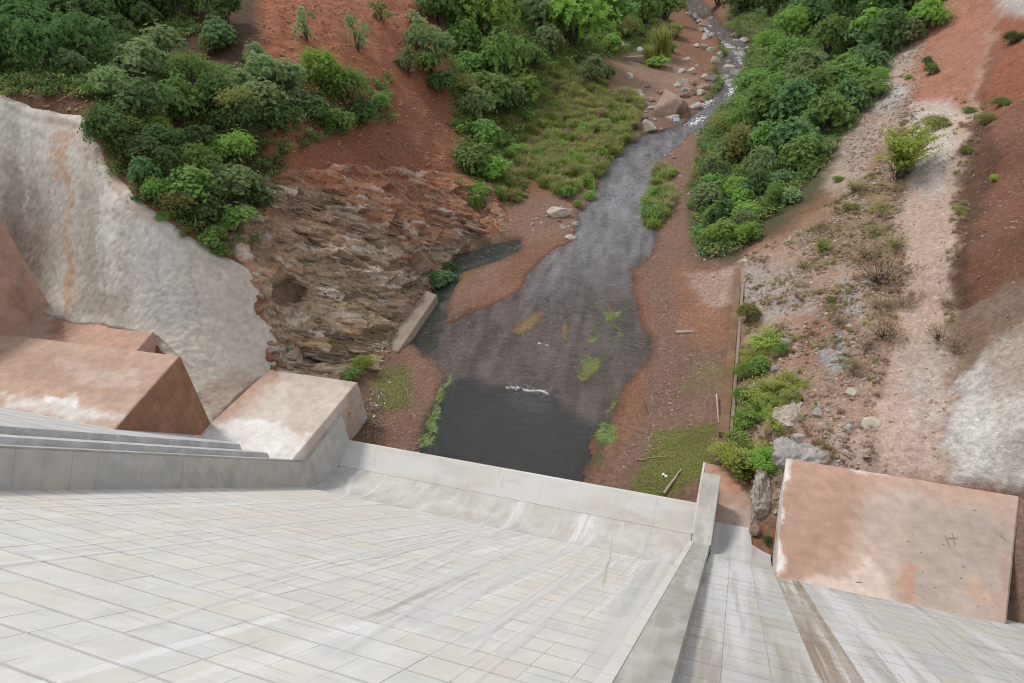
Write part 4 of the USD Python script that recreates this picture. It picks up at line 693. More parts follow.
# ------------------------------------------------------------------ water
def water_mesh(poly, step):
    poly = poly.buffer(0.8); x0, y0, x1, y1 = poly.bounds
    x, y = np.meshgrid(np.arange(x0, x1 + step, step), np.arange(y0, y1 + step, step), indexing='ij'); n = x.shape[1]
    i, j = np.meshgrid(np.arange(x.shape[0] - 1), np.arange(n - 1), indexing='ij'); i, j = i.ravel(), j.ravel()
    shapely.prepare(poly); ok = shapely.contains_xy(poly, x[i, j] + step / 2, y[i, j] + step / 2)
    z = 0.035 * (fbm(np.stack([x * 0.9, y * 1.6, 0 * x], -1), 3, 61) - 0.5) * np.clip((y - 44) / 8, 0.15, 1)
    f = quad(i[ok], j[ok], n); u, inv = np.unique(f, return_inverse=True)
    return np.stack([x, y, z], -1).reshape(-1, 3)[u], inv.reshape(-1, 3)
M['water'] = usdkit.material(stage, '/World/Looks/water', {
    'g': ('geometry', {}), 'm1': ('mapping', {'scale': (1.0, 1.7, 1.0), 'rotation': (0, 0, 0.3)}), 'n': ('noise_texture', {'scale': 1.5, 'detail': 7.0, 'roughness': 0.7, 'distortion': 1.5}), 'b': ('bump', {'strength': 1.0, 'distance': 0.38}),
    'n2': ('noise_texture', {'scale': 5.0, 'detail': 4.0, 'distortion': 0.8}), 'b2': ('bump', {'strength': 0.9, 'distance': 0.10}), 'm3': ('mapping', {'scale': (1.1, 2.4, 1.0), 'rotation': (0, 0, 0.25)}), 'n3': ('noise_texture', {'scale': 1.0, 'detail': 4.0, 'roughness': 0.6, 'distortion': 2.2}), 'r3': ('rgb_ramp', {'ramp': [(0.3, (0.62,) * 3), (0.5, (0.95,) * 3), (0.7, (1.4,) * 3)]}), 'mu3': ('mix_color', {'blend_type': 'multiply', 'fac': 1.0, 'use_clamp_result': False}), 'a': ('attribute', {'attribute': 'albedo'}), 'tb': ('attribute', {'attribute': 'murk_sheen'}),  # ripple light and dark, as banded noise, multiplied into the murky water colour
    'f': ('fresnel', {'IOR': 1.55}), 't': ('transparent_bsdf', {'color': (0.86, 0.86, 0.84)}), 'df': ('diffuse_bsdf', {}), 'mt': ('mix_closure', {}), 's': ('glossy_bsdf', {'roughness': 0.07, 'color': (0.97, 0.97, 1.0)}), 'm': ('mix_closure', {})},
    [('g.position', 'm1.vector'), ('m1.vector', 'n.vector'), ('m1.vector', 'n2.vector'), ('n.fac', 'b.height'), ('n2.fac', 'b2.height'), ('b.normal', 'b2.normal'), ('b2.normal', 's.normal'), ('b2.normal', 'f.normal'), ('b2.normal', 'df.normal'),
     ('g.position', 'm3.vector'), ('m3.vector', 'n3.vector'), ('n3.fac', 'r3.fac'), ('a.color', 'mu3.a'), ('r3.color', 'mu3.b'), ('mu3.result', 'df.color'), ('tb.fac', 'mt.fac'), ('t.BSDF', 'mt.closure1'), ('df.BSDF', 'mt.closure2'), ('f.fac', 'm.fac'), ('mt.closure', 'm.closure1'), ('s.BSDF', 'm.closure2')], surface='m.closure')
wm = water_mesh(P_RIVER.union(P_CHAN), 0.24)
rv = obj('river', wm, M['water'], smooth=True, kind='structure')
WP = wm[0]; wx, wy, _w = pix(WP); on = np.ones(len(WP), bool); WJ = (fbm(WP * 0.5, 4, 3) - 0.5) * 26
wreg = lambda pts, soft: outline(pts, soft, wx + WJ, wy + WJ * 0.6, on)[:, None]
wf = fbm(np.stack([WP[:, 0] * 1.1 + WP[:, 1] * 0.15, WP[:, 1] * 0.3, 0 * wx], -1), 5, 21)[:, None]
wc = np.array([0.118, 0.096, 0.086]) * (0.25 + 1.5 * wf); u_ = wreg([(530, 290), (560, 205), (600, 165), (690, 110), (720, 110), (655, 240), (640, 270), (590, 275)], 40); wc = wc * (1 - u_) + np.array([0.235, 0.23, 0.245]) * (0.3 + 1.4 * wf) * u_  # upstream reach paler and bluer: sky sheen mixed into the water colour
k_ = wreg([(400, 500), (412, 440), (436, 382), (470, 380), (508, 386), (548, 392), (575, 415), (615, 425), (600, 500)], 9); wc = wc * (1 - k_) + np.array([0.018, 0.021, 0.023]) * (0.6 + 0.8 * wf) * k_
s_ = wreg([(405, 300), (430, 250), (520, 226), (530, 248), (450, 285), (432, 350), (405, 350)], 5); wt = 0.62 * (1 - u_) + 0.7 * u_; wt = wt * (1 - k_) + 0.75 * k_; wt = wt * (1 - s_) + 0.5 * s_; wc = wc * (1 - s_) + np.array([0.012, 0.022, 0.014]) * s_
primvar(rv, 'albedo', wc); primvar(rv, 'murk_sheen', wt[:, 0])
M['foam'] = usdkit.material(stage, '/World/Looks/foam', {'p': ('principled_bsdf', {'base_color': (0.58, 0.60, 0.61), 'roughness': 0.6})}, surface='p.BSDF')
def foam(pts, width, n, seed, size=0.16):
    r = np.random.default_rng(seed); q = np.array([at(px, py, 0.02) for px, py in pts]); t = np.r_[0, np.cumsum(np.linalg.norm(np.diff(q, axis=0), axis=1))]
    out = []; s = r.uniform(0, t[-1], n); c = np.stack([np.interp(s, t, q[:, k]) for k in range(3)], 1); c[:, :2] += r.normal(size=(n, 2)) * width
    for p in c:
        m = trimesh.creation.icosphere(1, 1.0); a = size * r.uniform(0.5, 1.6); m.apply_scale([a * r.uniform(1, 2.2), a, a * 0.35]); m.apply_transform(trimesh.transformations.rotation_matrix(r.uniform(0, 6.3), [0, 0, 1])); m.apply_translation(p); out.append(m)
    return cat_mesh(out)
FO = [foam([(506, 387), (518, 388), (530, 391), (540, 390), (548, 393)], 0.09, 80, 1, 0.035), foam([(508, 386), (530, 389), (550, 393)], 0.28, 60, 12, 0.022), foam([(537, 342), (545, 345), (550, 346)], 0.1, 12, 2, 0.035)]
for i, s in enumerate([[(737, 86), (728, 96)], [(722, 78), (733, 90)], [(727, 46), (738, 54), (741, 64)], [(714, 37), (728, 46)], [(702, 27), (712, 34)], [(698, 18), (705, 27)], [(702, 106), (712, 100)], [(690, 126), (704, 116)]]): FO.append(foam(s, 0.45, 90, 3 + i, 0.085))
for i, s in enumerate([[(650, 142), (690, 124)], [(640, 165), (665, 152)], [(612, 200), (650, 186)], [(600, 212), (640, 200)]]): FO.append(foam(s, 1.0, 26, 30 + i, 0.03))
obj('river_foam', cat_mesh(FO), M['foam'], smooth=True, kind='stuff', label='white foam on the small weir and the rapids')

# ------------------------------------------------------------------ rock: ledges of the layered cliff, boulders, stones, gravel
rng = np.random.default_rng(11)
U = np.array([0.59, 0.62, -0.51]); V_ = np.array([0.75, -0.66, 0.03]); NBV = np.cross(U, V_); NBV *= np.sign(NBV[2]); NBV /= np.linalg.norm(NBV)
def slab(r, a, b, c):
    """a broken bed of rock: flat top and bottom, ragged rim"""
    n = int(r.integers(6, 10)); t = np.sort(r.uniform(0, 2 * np.pi, n)); e = 2.6
    x = np.sign(np.cos(t)) * np.abs(np.cos(t)) ** (2 / e) * r.uniform(0.75, 1.1, n); y = np.sign(np.sin(t)) * np.abs(np.sin(t)) ** (2 / e) * r.uniform(0.7, 1.1, n)
    p = np.vstack([np.c_[x, y, np.full(n, 0.5)], np.c_[x * r.uniform(0.85, 1.02, n), y * r.uniform(0.85, 1.02, n), np.full(n, -0.5)], np.c_[x * 1.04, y * 1.04, r.uniform(-0.2, 0.3, n)]])
    p[:, 2] += r.uniform(-0.12, 0.12) * p[:, 0] + r.uniform(-0.15, 0.15) * p[:, 1]
    h = trimesh.convex.convex_hull(p * [a / 2, b / 2, c]); return h
def ledge(px, py, size, r):
    q = hit_cliff(px, py)
    a, b, c = size * r.uniform(1.1, 3.0), size * r.uniform(0.6, 1.3), size * r.uniform(0.07, 0.20)
    e = 0.8; gx = (height(q[0] + e, q[1]) - height(q[0] - e, q[1])) / (2 * e); gy = (height(q[0], q[1] + e) - height(q[0], q[1] - e)) / (2 * e); gn = np.array([float(gx), float(gy), 0]); gl = np.linalg.norm(gn) + 1e-6
    q = q + gn / gl * b * 0.30 * min(1.0, gl)
    m = slab(r, a, b, c); th = r.normal() * (0.22 if py > 250 else 0.5); tl = r.normal() * (0.10 if py > 250 else 0.22)
    R = np.eye(4); u = U + NBV * tl; v = np.cross(NBV, u); v /= np.linalg.norm(v); u = np.cross(v, NBV); w = np.cross(u / np.linalg.norm(u), v)
    u = u / np.linalg.norm(u); R[:3, 0], R[:3, 1], R[:3, 2] = u, v, w
    m.apply_transform(trimesh.transformations.rotation_matrix(th, [0, 0, 1])); m.apply_transform(R); m.apply_translation(q + np.array([0, 0, -0.10 * size]) + r.normal(size=3) * 0.10)
    return m, q
CP_ = Polygon([(252, 200), (300, 192), (360, 190), (430, 180), (492, 196), (500, 225), (468, 246), (430, 284), (398, 326), (374, 366), (330, 378), (288, 370), (268, 300), (276, 250)]); shapely.prepare(CP_)
spots = []
while len(spots) < 1500:
    x, y = rng.uniform(240, 510), rng.uniform(170, 385)
    if CP_.contains(shapely.Point(x, y)) and not (272 < x < 306 and 278 < y < 304): spots.append((x, y))
items = []
for k, (x, y) in enumerate(spots):
    sz = (rng.uniform(1.0, 2.2) if y > 250 else rng.uniform(1.2, 2.9)) if k < 300 else rng.uniform(0.35, 1.1)
    top = y < 215 + (x - 250) * 0.02
    w = (0.22, 0.15, 0.53, 0.10) if (y < 240 and x > 320) else (0.50, 0.30, 0.10, 0.10)
    m, q = ledge(x, y, sz, rng); items.append((k, m, int(rng.choice(4, p=w))))
small = [[], [], [], []]
for k, m, i in items:
    if k < 300: obj('rock_slab', m, M['rock'][i], cliff)
    else: small[i].append(m)
for i in range(4): obj('small_rock_slabs', cat_mesh(small[i]), M['rock'][i], cliff, kind='stuff')
def big_rock(r, flat, jag):
    m = trimesh.creation.icosphere(3, 1.0); p = m.vertices * (1 + jag * 2.2 * (fbm(m.vertices * 1.3 + r.uniform(0, 50, 3), 3, 7)[:, None] - 0.5))
    for _ in range(14):
        n = r.normal(size=3); n /= np.linalg.norm(n); e = p @ n - r.uniform(0.45, 0.85); p = p - np.maximum(e, 0)[:, None] * n * 0.97
    p += (fbm(p * 4.5 + 3, 3, 9)[:, None] - 0.5) * 0.10 * m.vertex_normals
    return trimesh.Trimesh(p * [1, r.uniform(0.7, 1), flat], m.faces, process=False)
def stone(px, py, rpx, mat, label, cat='boulder', group=None, flat=0.7, seed=0, sink=0.25, n=40, jag=0.16, z=None, name='boulder'):
    r = np.random.default_rng(seed + int(px * 7 + py * 13)); q = hit(px, py) if z is None else at(px, py, z); d = (q - EYE) @ _F; R = rpx * d / FOC
    m = big_rock(r, flat, jag) if rpx >= 6 else rock_mesh(r, flat, n, jag); m.apply_transform(trimesh.transformations.rotation_matrix(r.uniform(0, 6.28), [0, 0, 1])); m.apply_scale(R)
    m.apply_translation(q + [0, 0, R * flat * (1 - 2 * sink) * 0.5]); obj(name, m, mat, smooth=35 if rpx >= 6 else False, label=label, cat=cat, group=group)
S = M['stone']
stone(670, 112, 33, S[0], 'large reddish flat-topped boulder where the stream bends', flat=0.62, n=60, jag=0.12)
stone(649, 129, 11, S[2], 'pale cream boulder on the bank just below the large reddish one')
stone(571, 238, 7, S[2], 'squarish cream stone at the water edge of the gravel bar')
stone(563, 228, 4, S[1], 'small grey stone behind the squarish cream stone')
stone(558, 214, 16, S[2], 'broad pale buff boulder on the bank above the gravel bar', flat=0.5, n=50)
stone(575, 225, 4, S[1], 'little stone between the buff boulder and the water')
stone(630, 78, 7, S[2], 'weathered stone on the bank beside the low concrete slab')
stone(640, 52, 6, S[1], 'grey stone behind the low concrete slab on the bank')
stone(620, 46, 5, S[1], 'light stone at the foot of the grassy hillside')
def outcrop(name, c, size, mat, label, seed):
    r = np.random.default_rng(seed); m = trimesh.creation.icosphere(5, 1.0); p = m.vertices.copy()
    for _ in range(26):
        n = r.normal(size=3); n /= np.linalg.norm(n); e = p @ n - r.uniform(0.38, 0.8); p = p - np.maximum(e, 0)[:, None] * n * 0.98
    p = p * size; p = p + m.vertex_normals * ((fbm(p * 0.7 + seed, 4, 9) - 0.5) * 0.9 + (np.abs(fbm(p * 1.8 + seed, 4, 10) - 0.5)) * 0.9)[:, None]; p += c
    o = obj(name, trimesh.Trimesh(p, m.faces, process=False), M['stain_rock'], smooth=30, label=label, cat='rock outcrop'); p = np.array(UsdGeom.Mesh(stage.GetPrimAtPath(o)).GetPointsAttr().Get()); primvar(o, 'albedo', np.array(mat) * (0.7 + 0.6 * fbm(p * 0.9, 4, 12))[:, None])
M['stain_rock'] = speckled('outcrop_rock', 2.4, 12.0, 0.66, 1.26, 0.8, 0.92, 0.1)
outcrop('rock_outcrop', [1.9, 36.7, 1.4], (1.3, 4.3, 3.4), (0.29, 0.255, 0.225), 'grey weathered rock outcrop wedged between the toe platform and the dusty block', 3)
outcrop('rock_outcrop', [4.2, 38.2, 4.9], (2.6, 2.0, 1.7), (0.28, 0.262, 0.245), 'grey rock shoulder rising just behind the near corner of the dusty block', 8)
outcrop('rock_outcrop', [6.8, 40.5, 5.4], (2.8, 2.4, 1.5), (0.33, 0.265, 0.22), 'pinkish grey rock mound at the foot of the slope behind the dusty block', 12)
outcrop('rock_outcrop', [3.4, 43.0, 4.0], (2.2, 2.4, 1.6), (0.33, 0.28, 0.24), 'whitish cracked rock mound above the largest lime-green shrub', 17)
stone(757, 532, 9, S[0], 'brown rock low in the gap beside the dusty block', 'rock outcrop', flat=1.0, n=40)
for px, py, r_, mi, lab in [(868, 425, 12, 2, 'smooth cream rock beside the dirt track near the dusty block'), (848, 430, 7, 1, 'grey rock left of the smooth cream one'), (820, 415, 9, 1, 'whitish broken rock on the slope below the blue-grey gravel'), (800, 440, 8, 1, 'grey rock on the slope above the lime shrub'),
                            (787, 345, 9, 1, 'grey slab of rock above the middle lime shrub'), (775, 370, 7, 1, 'grey rock between the two lime shrubs'), (822, 264, 7, 0, 'pinkish rock high on the bare slope'), (745, 262, 4, 2, 'white stone at the head of the channel wall'), (853, 395, 8, 2, 'pale rock at the left verge of the dirt track'), (805, 400, 6, 0, 'reddish rock under the blue-grey gravel')]:
    stone(px, py, r_, S[mi], lab)
# stones in and beside the rapids
r = np.random.default_rng(23)
rap = [(735, 95, 4), (728, 84, 5), (712, 88, 5), (705, 78, 4), (717, 62, 6), (722, 55, 5), (728, 62, 4), (712, 52, 5), (705, 40, 6), (700, 30, 5), (695, 20, 6), (690, 15, 5), (708, 20, 5), (712, 30, 4), (742, 72, 4), (745, 82, 4), (700, 92, 6), (690, 96, 5), (685, 84, 7), (692, 75, 5), (697, 66, 5), (702, 100, 4), (715, 100, 3), (688, 60, 5), (680, 72, 6), (675, 85, 5), (660, 95, 6), (652, 102, 5), (638, 100, 5), (632, 108, 4), (640, 92, 5), (648, 86, 4), (656, 120, 4), (645, 118, 4), (660, 130, 3), (690, 108, 4), (698, 116, 3), (705, 122, 3), (740, 50, 4), (735, 42, 4), (720, 34, 4), (695, 45, 5)]
for k, (px, py, rr) in enumerate(rap):
    stone(px + r.uniform(-2, 2), py + r.uniform(-2, 2), rr * r.uniform(0.8, 1.15), S[int(r.choice(4, p=[0.3, 0.3, 0.3, 0.1]))], 'stone among the many lining the white-water bends of the stream', 'stone', 'stones lining the rapids', flat=r.uniform(0.5, 0.9), seed=k, name='river_stone', n=24, jag=0.22)
for k in range(30):
    px, py = [(r.uniform(688, 712), r.uniform(20, 100)), (r.uniform(722, 748), r.uniform(30, 95)), (r.uniform(650, 700), r.uniform(90, 128))][k % 3]
    stone(px, py, r.uniform(4, 8.5), S[int(r.choice(4, p=[0.4, 0.35, 0.2, 0.05]))], 'angular boulder lining the upper rapids of the stream', 'boulder', 'boulders lining the upper rapids', flat=r.uniform(0.55, 0.9), seed=k + 50, name='rapids_boulder', n=30, jag=0.2)
for k in range(70):
    px, py = [(r.uniform(665, 700), r.uniform(135, 200)), (r.uniform(690, 735), r.uniform(240, 262)), (r.uniform(600, 650), r.uniform(90, 140)), (r.uniform(520, 575), r.uniform(205, 232)), (r.uniform(575, 640), r.uniform(150, 215))][k % 5]
    if shapely.distance(P_RIVER, shapely.Point(*hit(px, py)[:2])) <= 0: continue
    stone(px, py, r.uniform(1.4, 3.0), S[int(r.integers(4))], 'small loose stone scattered along the stream bank', 'stone', 'loose stones along the stream banks', seed=k, name='bank_stone', n=16, jag=0.25)

def instancer(name, protos, P, rotz, scl, idx, label=None, tilt=None):
    path = path_for(name); pi = UsdGeom.PointInstancer.Define(stage, path); tag(pi, label=label, kind='stuff')
    rel = pi.CreatePrototypesRel()
    for k, (m, mat) in enumerate(protos):
        usdkit.mesh(stage, f'{path}/piece_{k:03d}', m, mat); rel.AddTarget(f'{path}/piece_{k:03d}')
    pi.CreateProtoIndicesAttr(Vt.IntArray.FromNumpy(np.asarray(idx, np.int32))); pi.CreatePositionsAttr(Vt.Vec3fArray.FromNumpy(np.asarray(P, np.float32)))
    pi.CreateScalesAttr(Vt.Vec3fArray.FromNumpy(np.asarray(scl, np.float32)))
    h = np.asarray(rotz) / 2; pi.CreateOrientationsAttr(Vt.QuathArray([Gf.Quath(float(math.cos(a)), 0, 0, float(math.sin(a))) for a in h]))
def scatter(outlines, n, r, wob=10, avoid_water=True, weight=None, zmin=None):
    """random ground points whose place lies inside one of the outlines, evenly over the ground"""
    hp = np.array([hit(min(max(x, -60), 1090), max(y, -20)) for s in outlines for x, y in s]); x0, y0 = hp[:, :2].min(0); x1, y1 = hp[:, :2].max(0)
    out = []; tot = 0
    while tot < n:
        x, y = r.uniform(x0, x1, 60000), r.uniform(y0, y1, 60000); P = np.stack([x, y, height(x, y)], -1); px, py, dd = pix(P)
        px = px + (fbm(P * 0.4, 3, 5) - 0.5) * 2 * wob; py = py + (fbm(P * 0.4, 3, 6) - 0.5) * 2 * wob
        ok = np.zeros(len(x), bool)
        for s in outlines: g = Polygon(s).buffer(0); shapely.prepare(g); ok |= shapely.contains_xy(g, px, py)
        ok &= (dd > 10) & (px > -60) & (px < 1090) & (py > -70) & (py < 700)
        if avoid_water: ok &= P[:, 2] > 0.02
        ok &= fbm(P * 0.55, 3, 8) > (0.36 if weight is None else weight)
        ok &= r.uniform(size=len(x)) < np.clip((60 / np.maximum(dd, 1)) ** 1.4, 0.1, 1)
        out.append(P[ok]); tot += ok.sum()
        if len(out) > 60: break
    return np.vstack(out)[:n]
r = np.random.default_rng(31)
peb = [(rock_mesh(np.random.default_rng(100 + k), 0.6, 12, 0.25), S[k % 4]) for k in range(8)]
BARS = [[(440, 330), (500, 250), (575, 205), (600, 190), (585, 225), (540, 260), (450, 335)], [(655, 240), (720, 260), (722, 360), (700, 430), (620, 470), (640, 410), (655, 340), (640, 270)], [(360, 380), (430, 340), (440, 380), (415, 460), (365, 450)], [(600, 90), (700, 60), (700, 115), (650, 125)], [(670, 140), (700, 130), (690, 200), (660, 230)]] + ISLANDS
P = scatter(BARS, 11000, r, 6); n = len(P); s = 0.04 + 0.09 * r.uniform(size=n) ** 3 + (r.uniform(size=n) < 0.02) * 0.10
instancer('river_gravel', peb, P, r.uniform(0, 6.28, n), np.stack([s, s, s], 1), r.choice([0, 4, 1, 5, 2, 3], n, p=[0.4, 0.4, 0.08, 0.05, 0.05, 0.02]), 'brown gravel and pebbles on the river bars')
P = scatter([RSLOPE, [(838, 60), (930, 40), (920, 110), (880, 150), (850, 200)]], 14000, r, 8, weight=0.38); n = len(P); s = 0.06 + 0.26 * r.uniform(size=n) ** 4
instancer('slope_rubble', peb, P, r.uniform(0, 6.28, n), np.stack([s, s, s], 1), r.choice([0, 1, 2, 3, 4, 5, 6, 7], n, p=[0.36, 0.07, 0.08, 0.02, 0.36, 0.06, 0.04, 0.01]), 'loose rubble on the bare right slope')
RIF = [[(445, 335), (500, 310), (560, 290), (640, 290), (645, 360), (630, 400), (560, 395), (450, 380)], [(600, 200), (690, 120), (720, 100), (660, 180), (640, 215)], [(690, 110), (715, 80), (700, 30), (720, 30), (742, 70), (730, 100)]]
P = scatter(RIF, 2600, r, 5, avoid_water=False, weight=0.44); P = P[P[:, 2] < 0.03]; n = len(P); s = 0.07 + 0.14 * r.uniform(size=n) ** 2; P[:, 2] = -0.06 + r.uniform(-0.05, 0.04, n)
instancer('riffle_stones', [(m, M['wetstone']) for m, _ in peb], P, r.uniform(0, 6.28, n), np.stack([s, s, s], 1), r.choice([0, 1, 4, 5], n), 'dark wet stones breaking the shallow riffle')
WEED = [o5([(735, 340), (752, 285), (775, 282), (815, 260), (845, 320), (838, 345), (790, 305), (750, 340)]), o5([(715, 410), (760, 368), (845, 335), (850, 352), (800, 385), (775, 402), (745, 445), (712, 468)]), o5([(230, 660), (275, 560), (300, 470), (308, 440), (318, 445), (300, 560), (270, 660)]), o5([(745, 660), (790, 598), (835, 600), (800, 650)]), o5([(805, 575), (830, 545), (845, 490), (836, 480), (818, 540)])]
P = scatter(WEED, 800, r, 9, avoid_water=False, weight=0.50); n = len(P); s = r.uniform(0.08, 0.26, n); P[:, 2] = np.maximum(P[:, 2], -0.01)
def mat_(seed):
    q = np.random.default_rng(seed); a = q.uniform(0, 6.28, 14); b_ = np.c_[q.normal(size=(14, 2)) * 0.5, q.uniform(0.02, 0.12, 14)]; c_ = np.c_[np.cos(a), np.sin(a), 0 * a] * 0.5; e_ = np.c_[-np.sin(a), np.cos(a), 0.1 + 0 * a] * 0.12
    w_ = np.stack([b_ - e_, b_ + c_ * 0.6 - e_, b_ + c_, b_ + e_], 1).reshape(-1, 3); i_ = np.arange(14)[:, None] * 4; return w_, np.vstack([i_ + [0, 1, 2], i_ + [0, 2, 3]])
instancer('water_weed', [(mat_(1), LEAF['mid']), (mat_(2), LEAF['olive']), (mat_(3), LEAF['dark']), (mat_(4), LEAF['lime'])], P, r.uniform(0, 6.28, n), np.stack([s, s * 1.6, s], 1), r.choice([0, 1, 2, 3], n, p=[0.30, 0.28, 0.40, 0.02]), 'green and yellow weed in the pool and along its edges')
P = scatter([TRACK, RBANK, RBANK], 3200, r, 3, weight=0.3); n = len(P); s = 0.04 + 0.14 * r.uniform(size=n) ** 4
instancer('track_stones', peb, P, r.uniform(0, 6.28, n), np.stack([s, s, s], 1), r.choice([0, 4, 1, 2], n, p=[0.45, 0.4, 0.1, 0.05]), 'small stones on the dirt track and cut bank')
P = scatter([REDSLIP, CLIFF, [(-40, 72), (95, 75), (112, 130), (200, 238), (245, 255), (150, 215), (90, 125), (-40, 105)], ], 7000, r, 5, weight=0.36); n = len(P); s = 0.08 + 0.25 * r.uniform(size=n) ** 4
instancer('slip_rubble', [(m, M['rock'][2]) for m, _ in peb[:4]], P, r.uniform(0, 6.28, n), np.stack([s * 1.4, s, s * 0.7], 1), r.integers(0, 4, n), 'red crumbs of rock on the bare landslip')

# ------------------------------------------------------------------ walls and slabs beside the river, driftwood, litter
def strip_wall(name, pts, zt, zb, width, mat, label, cat):
    q = [at(px, py, zt)[:2] for px, py in pts]; d = np.array(q[-1]) - np.array(q[0]); d /= np.linalg.norm(d); nrm = np.array([d[1], -d[0]]); nrm = nrm * np.sign(nrm[0])
    poly = [tuple(p) for p in q] + [tuple(np.array(p) + nrm * width) for p in q[::-1]]
    w = thing(name, label, cat); obj('wall_body', bevel_prism(poly, zb, zt, 0.05), mat, w); return w, q, nrm
w, q, nn = strip_wall('channel_wall', [(735, 268), (729, 330), (722, 400), (719, 432)], 1.75, -0.5, 0.78, M['mudwall'], 'brown-stained low concrete channel wall right of the muddy river terrace', 'wall')
for k in range(9):
    a = np.array(q[0]) + (np.array(q[-1]) - np.array(q[0])) * (k + 0.5) / 9 + nn * 0.93; b_ = 1.28 * abs(q[0][1] - q[-1][1]) / 9 / 2.6
    m = box(-0.13, 0.13, -b_, b_, 0.3, 1.95 + 0.03 * (k % 3)); m.apply_transform(trimesh.transformations.rotation_matrix(math.atan2(-(q[-1][0] - q[0][0]), q[-1][1] - q[0][1]), [0, 0, 1])); m.apply_translation([a[0], a[1], 0]); obj('coping_piece', m, M['slab'], w)
w = thing('old_basin_wall', 'buff broken concrete wall top between the cliff foot and the dark channel', 'wall')
pw = [at(px, py, 0.9)[:2] for px, py in [(379, 348), (398, 352), (437, 295), (424, 290)]]
obj('wall_body', bevel_prism(pw, -0.5, 0.95, 0.06), M['slab'], w)
w = thing('bank_slab', 'narrow broken concrete slab lying beside the reeds far up the bank', 'slab')
qs = hit(631, 60); m = box(-2.6, 2.6, -0.5, 0.5, -0.6, 0.75); m.apply_transform(trimesh.transformations.rotation_matrix(0.15, [0, 0, 1])); m.apply_translation(qs); obj('slab_body', m, M['slab'], w)
def stick(a, b, rad, mat, label, cat, group=None, name='driftwood_branch', lift=0.12, bend=0.0, seed=0):
    p, q = hit(*a), hit(*b); r = np.random.default_rng(seed); t = np.linspace(0, 1, 6)[:, None]; L = p + (q - p) * t; L[:, 2] = np.maximum(height(L[:, 0], L[:, 1]), L[:, 2] - 0.3) + lift
    L[1:-1] += r.normal(size=(4, 3)) * bend; obj(name, tube(L, np.linspace(rad, rad * 0.5, 6), 6), mat, label=label, cat=cat, group=group)
stick((664, 496), (682, 471), 0.13, M['wood'], 'single weathered log lying on the mossy patch by the sill', 'log', name='log', bend=0.03)
stick((636, 462), (668, 457), 0.05, M['wood'], 'thin dry branch lying across the top of the mossy patch', 'branch', bend=0.06, seed=3)
stick((676, 334), (694, 333), 0.16, M['palewood'], 'pale plank lying on the red mud terrace', 'plank', name='plank', bend=0.0)
stick((644, 405), (647, 416), 0.06, M['bark'], 'dark stub of wood stuck in the river edge mud', 'stub', name='wood_stub', lift=0.3)
stick((716, 400), (718, 428), 0.07, M['palewood'], 'bleached pole leaning against the channel wall', 'pole', name='wooden_pole', lift=0.5)
stick((404, 383), (412, 408), 0.04, M['wood'], 'bare twig lying on the left moss patch', 'branch', bend=0.06, seed=5)
r = np.random.default_rng(41)
for k in range(38):
    x, y = r.normal(375, 8), r.normal(412, 12); a = r.uniform(0, 3.14); l = r.uniform(4, 9)
    stick((x - l * math.cos(a), y - l * math.sin(a) * 0.7), (x + l * math.cos(a), y + l * math.sin(a) * 0.7), r.uniform(0.02, 0.05), M['wood'], 'dry branch in the driftwood heap beside the low block', 'branch', 'driftwood heap beside the low block', bend=0.08, seed=k, lift=r.uniform(0.05, 0.45))
r = np.random.default_rng(43)
for k in range(16):
    x, y = [(r.normal(378, 10), r.normal(405, 18)), (r.normal(668, 8), r.normal(480, 5))][k % 4 == 0]; q = hit(x, y)
    m = trimesh.creation.box([0.22, 0.14, 0.06]); m.vertices += r.normal(size=m.vertices.shape) * 0.03; m.apply_transform(trimesh.transformations.rotation_matrix(r.uniform(0, 6), [0.2, 0.3, 1])); m.apply_translation(q + [0, 0, 0.12])
    obj('litter_scrap', m, M['litter'], label='scrap of pale litter among the driftwood and moss', cat='litter', group='pale litter scraps')

# ------------------------------------------------------------------ vegetation
def leaves(base, d, n, L, W):
    """folded leaves: base points, growth directions, upward normals"""
    d = d / (np.linalg.norm(d, axis=1, keepdims=True) + 1e-9); s = np.cross(d, n); s /= np.linalg.norm(s, axis=1, keepdims=True) + 1e-9; u = np.cross(s, d)
    L, W = np.broadcast_to(L, (len(base),))[:, None], np.broadcast_to(W, (len(base),))[:, None]
    tip = base + d * L - u * L * 0.12; mid = base + d * L * 0.5 + u * W * 0.15
    v = np.stack([base, mid + s * W / 2, tip, mid - s * W / 2], 1).reshape(-1, 3); k = np.arange(len(base))[:, None] * 4
    return v, np.vstack([k + [0, 1, 2], k + [0, 2, 3]])
def sphere_dirs(r, n, up=0.25):
    d = r.normal(size=(n, 3)); d /= np.linalg.norm(d, axis=1, keepdims=True); d[:, 2] = np.where(d[:, 2] < -up, -d[:, 2], d[:, 2]); return d
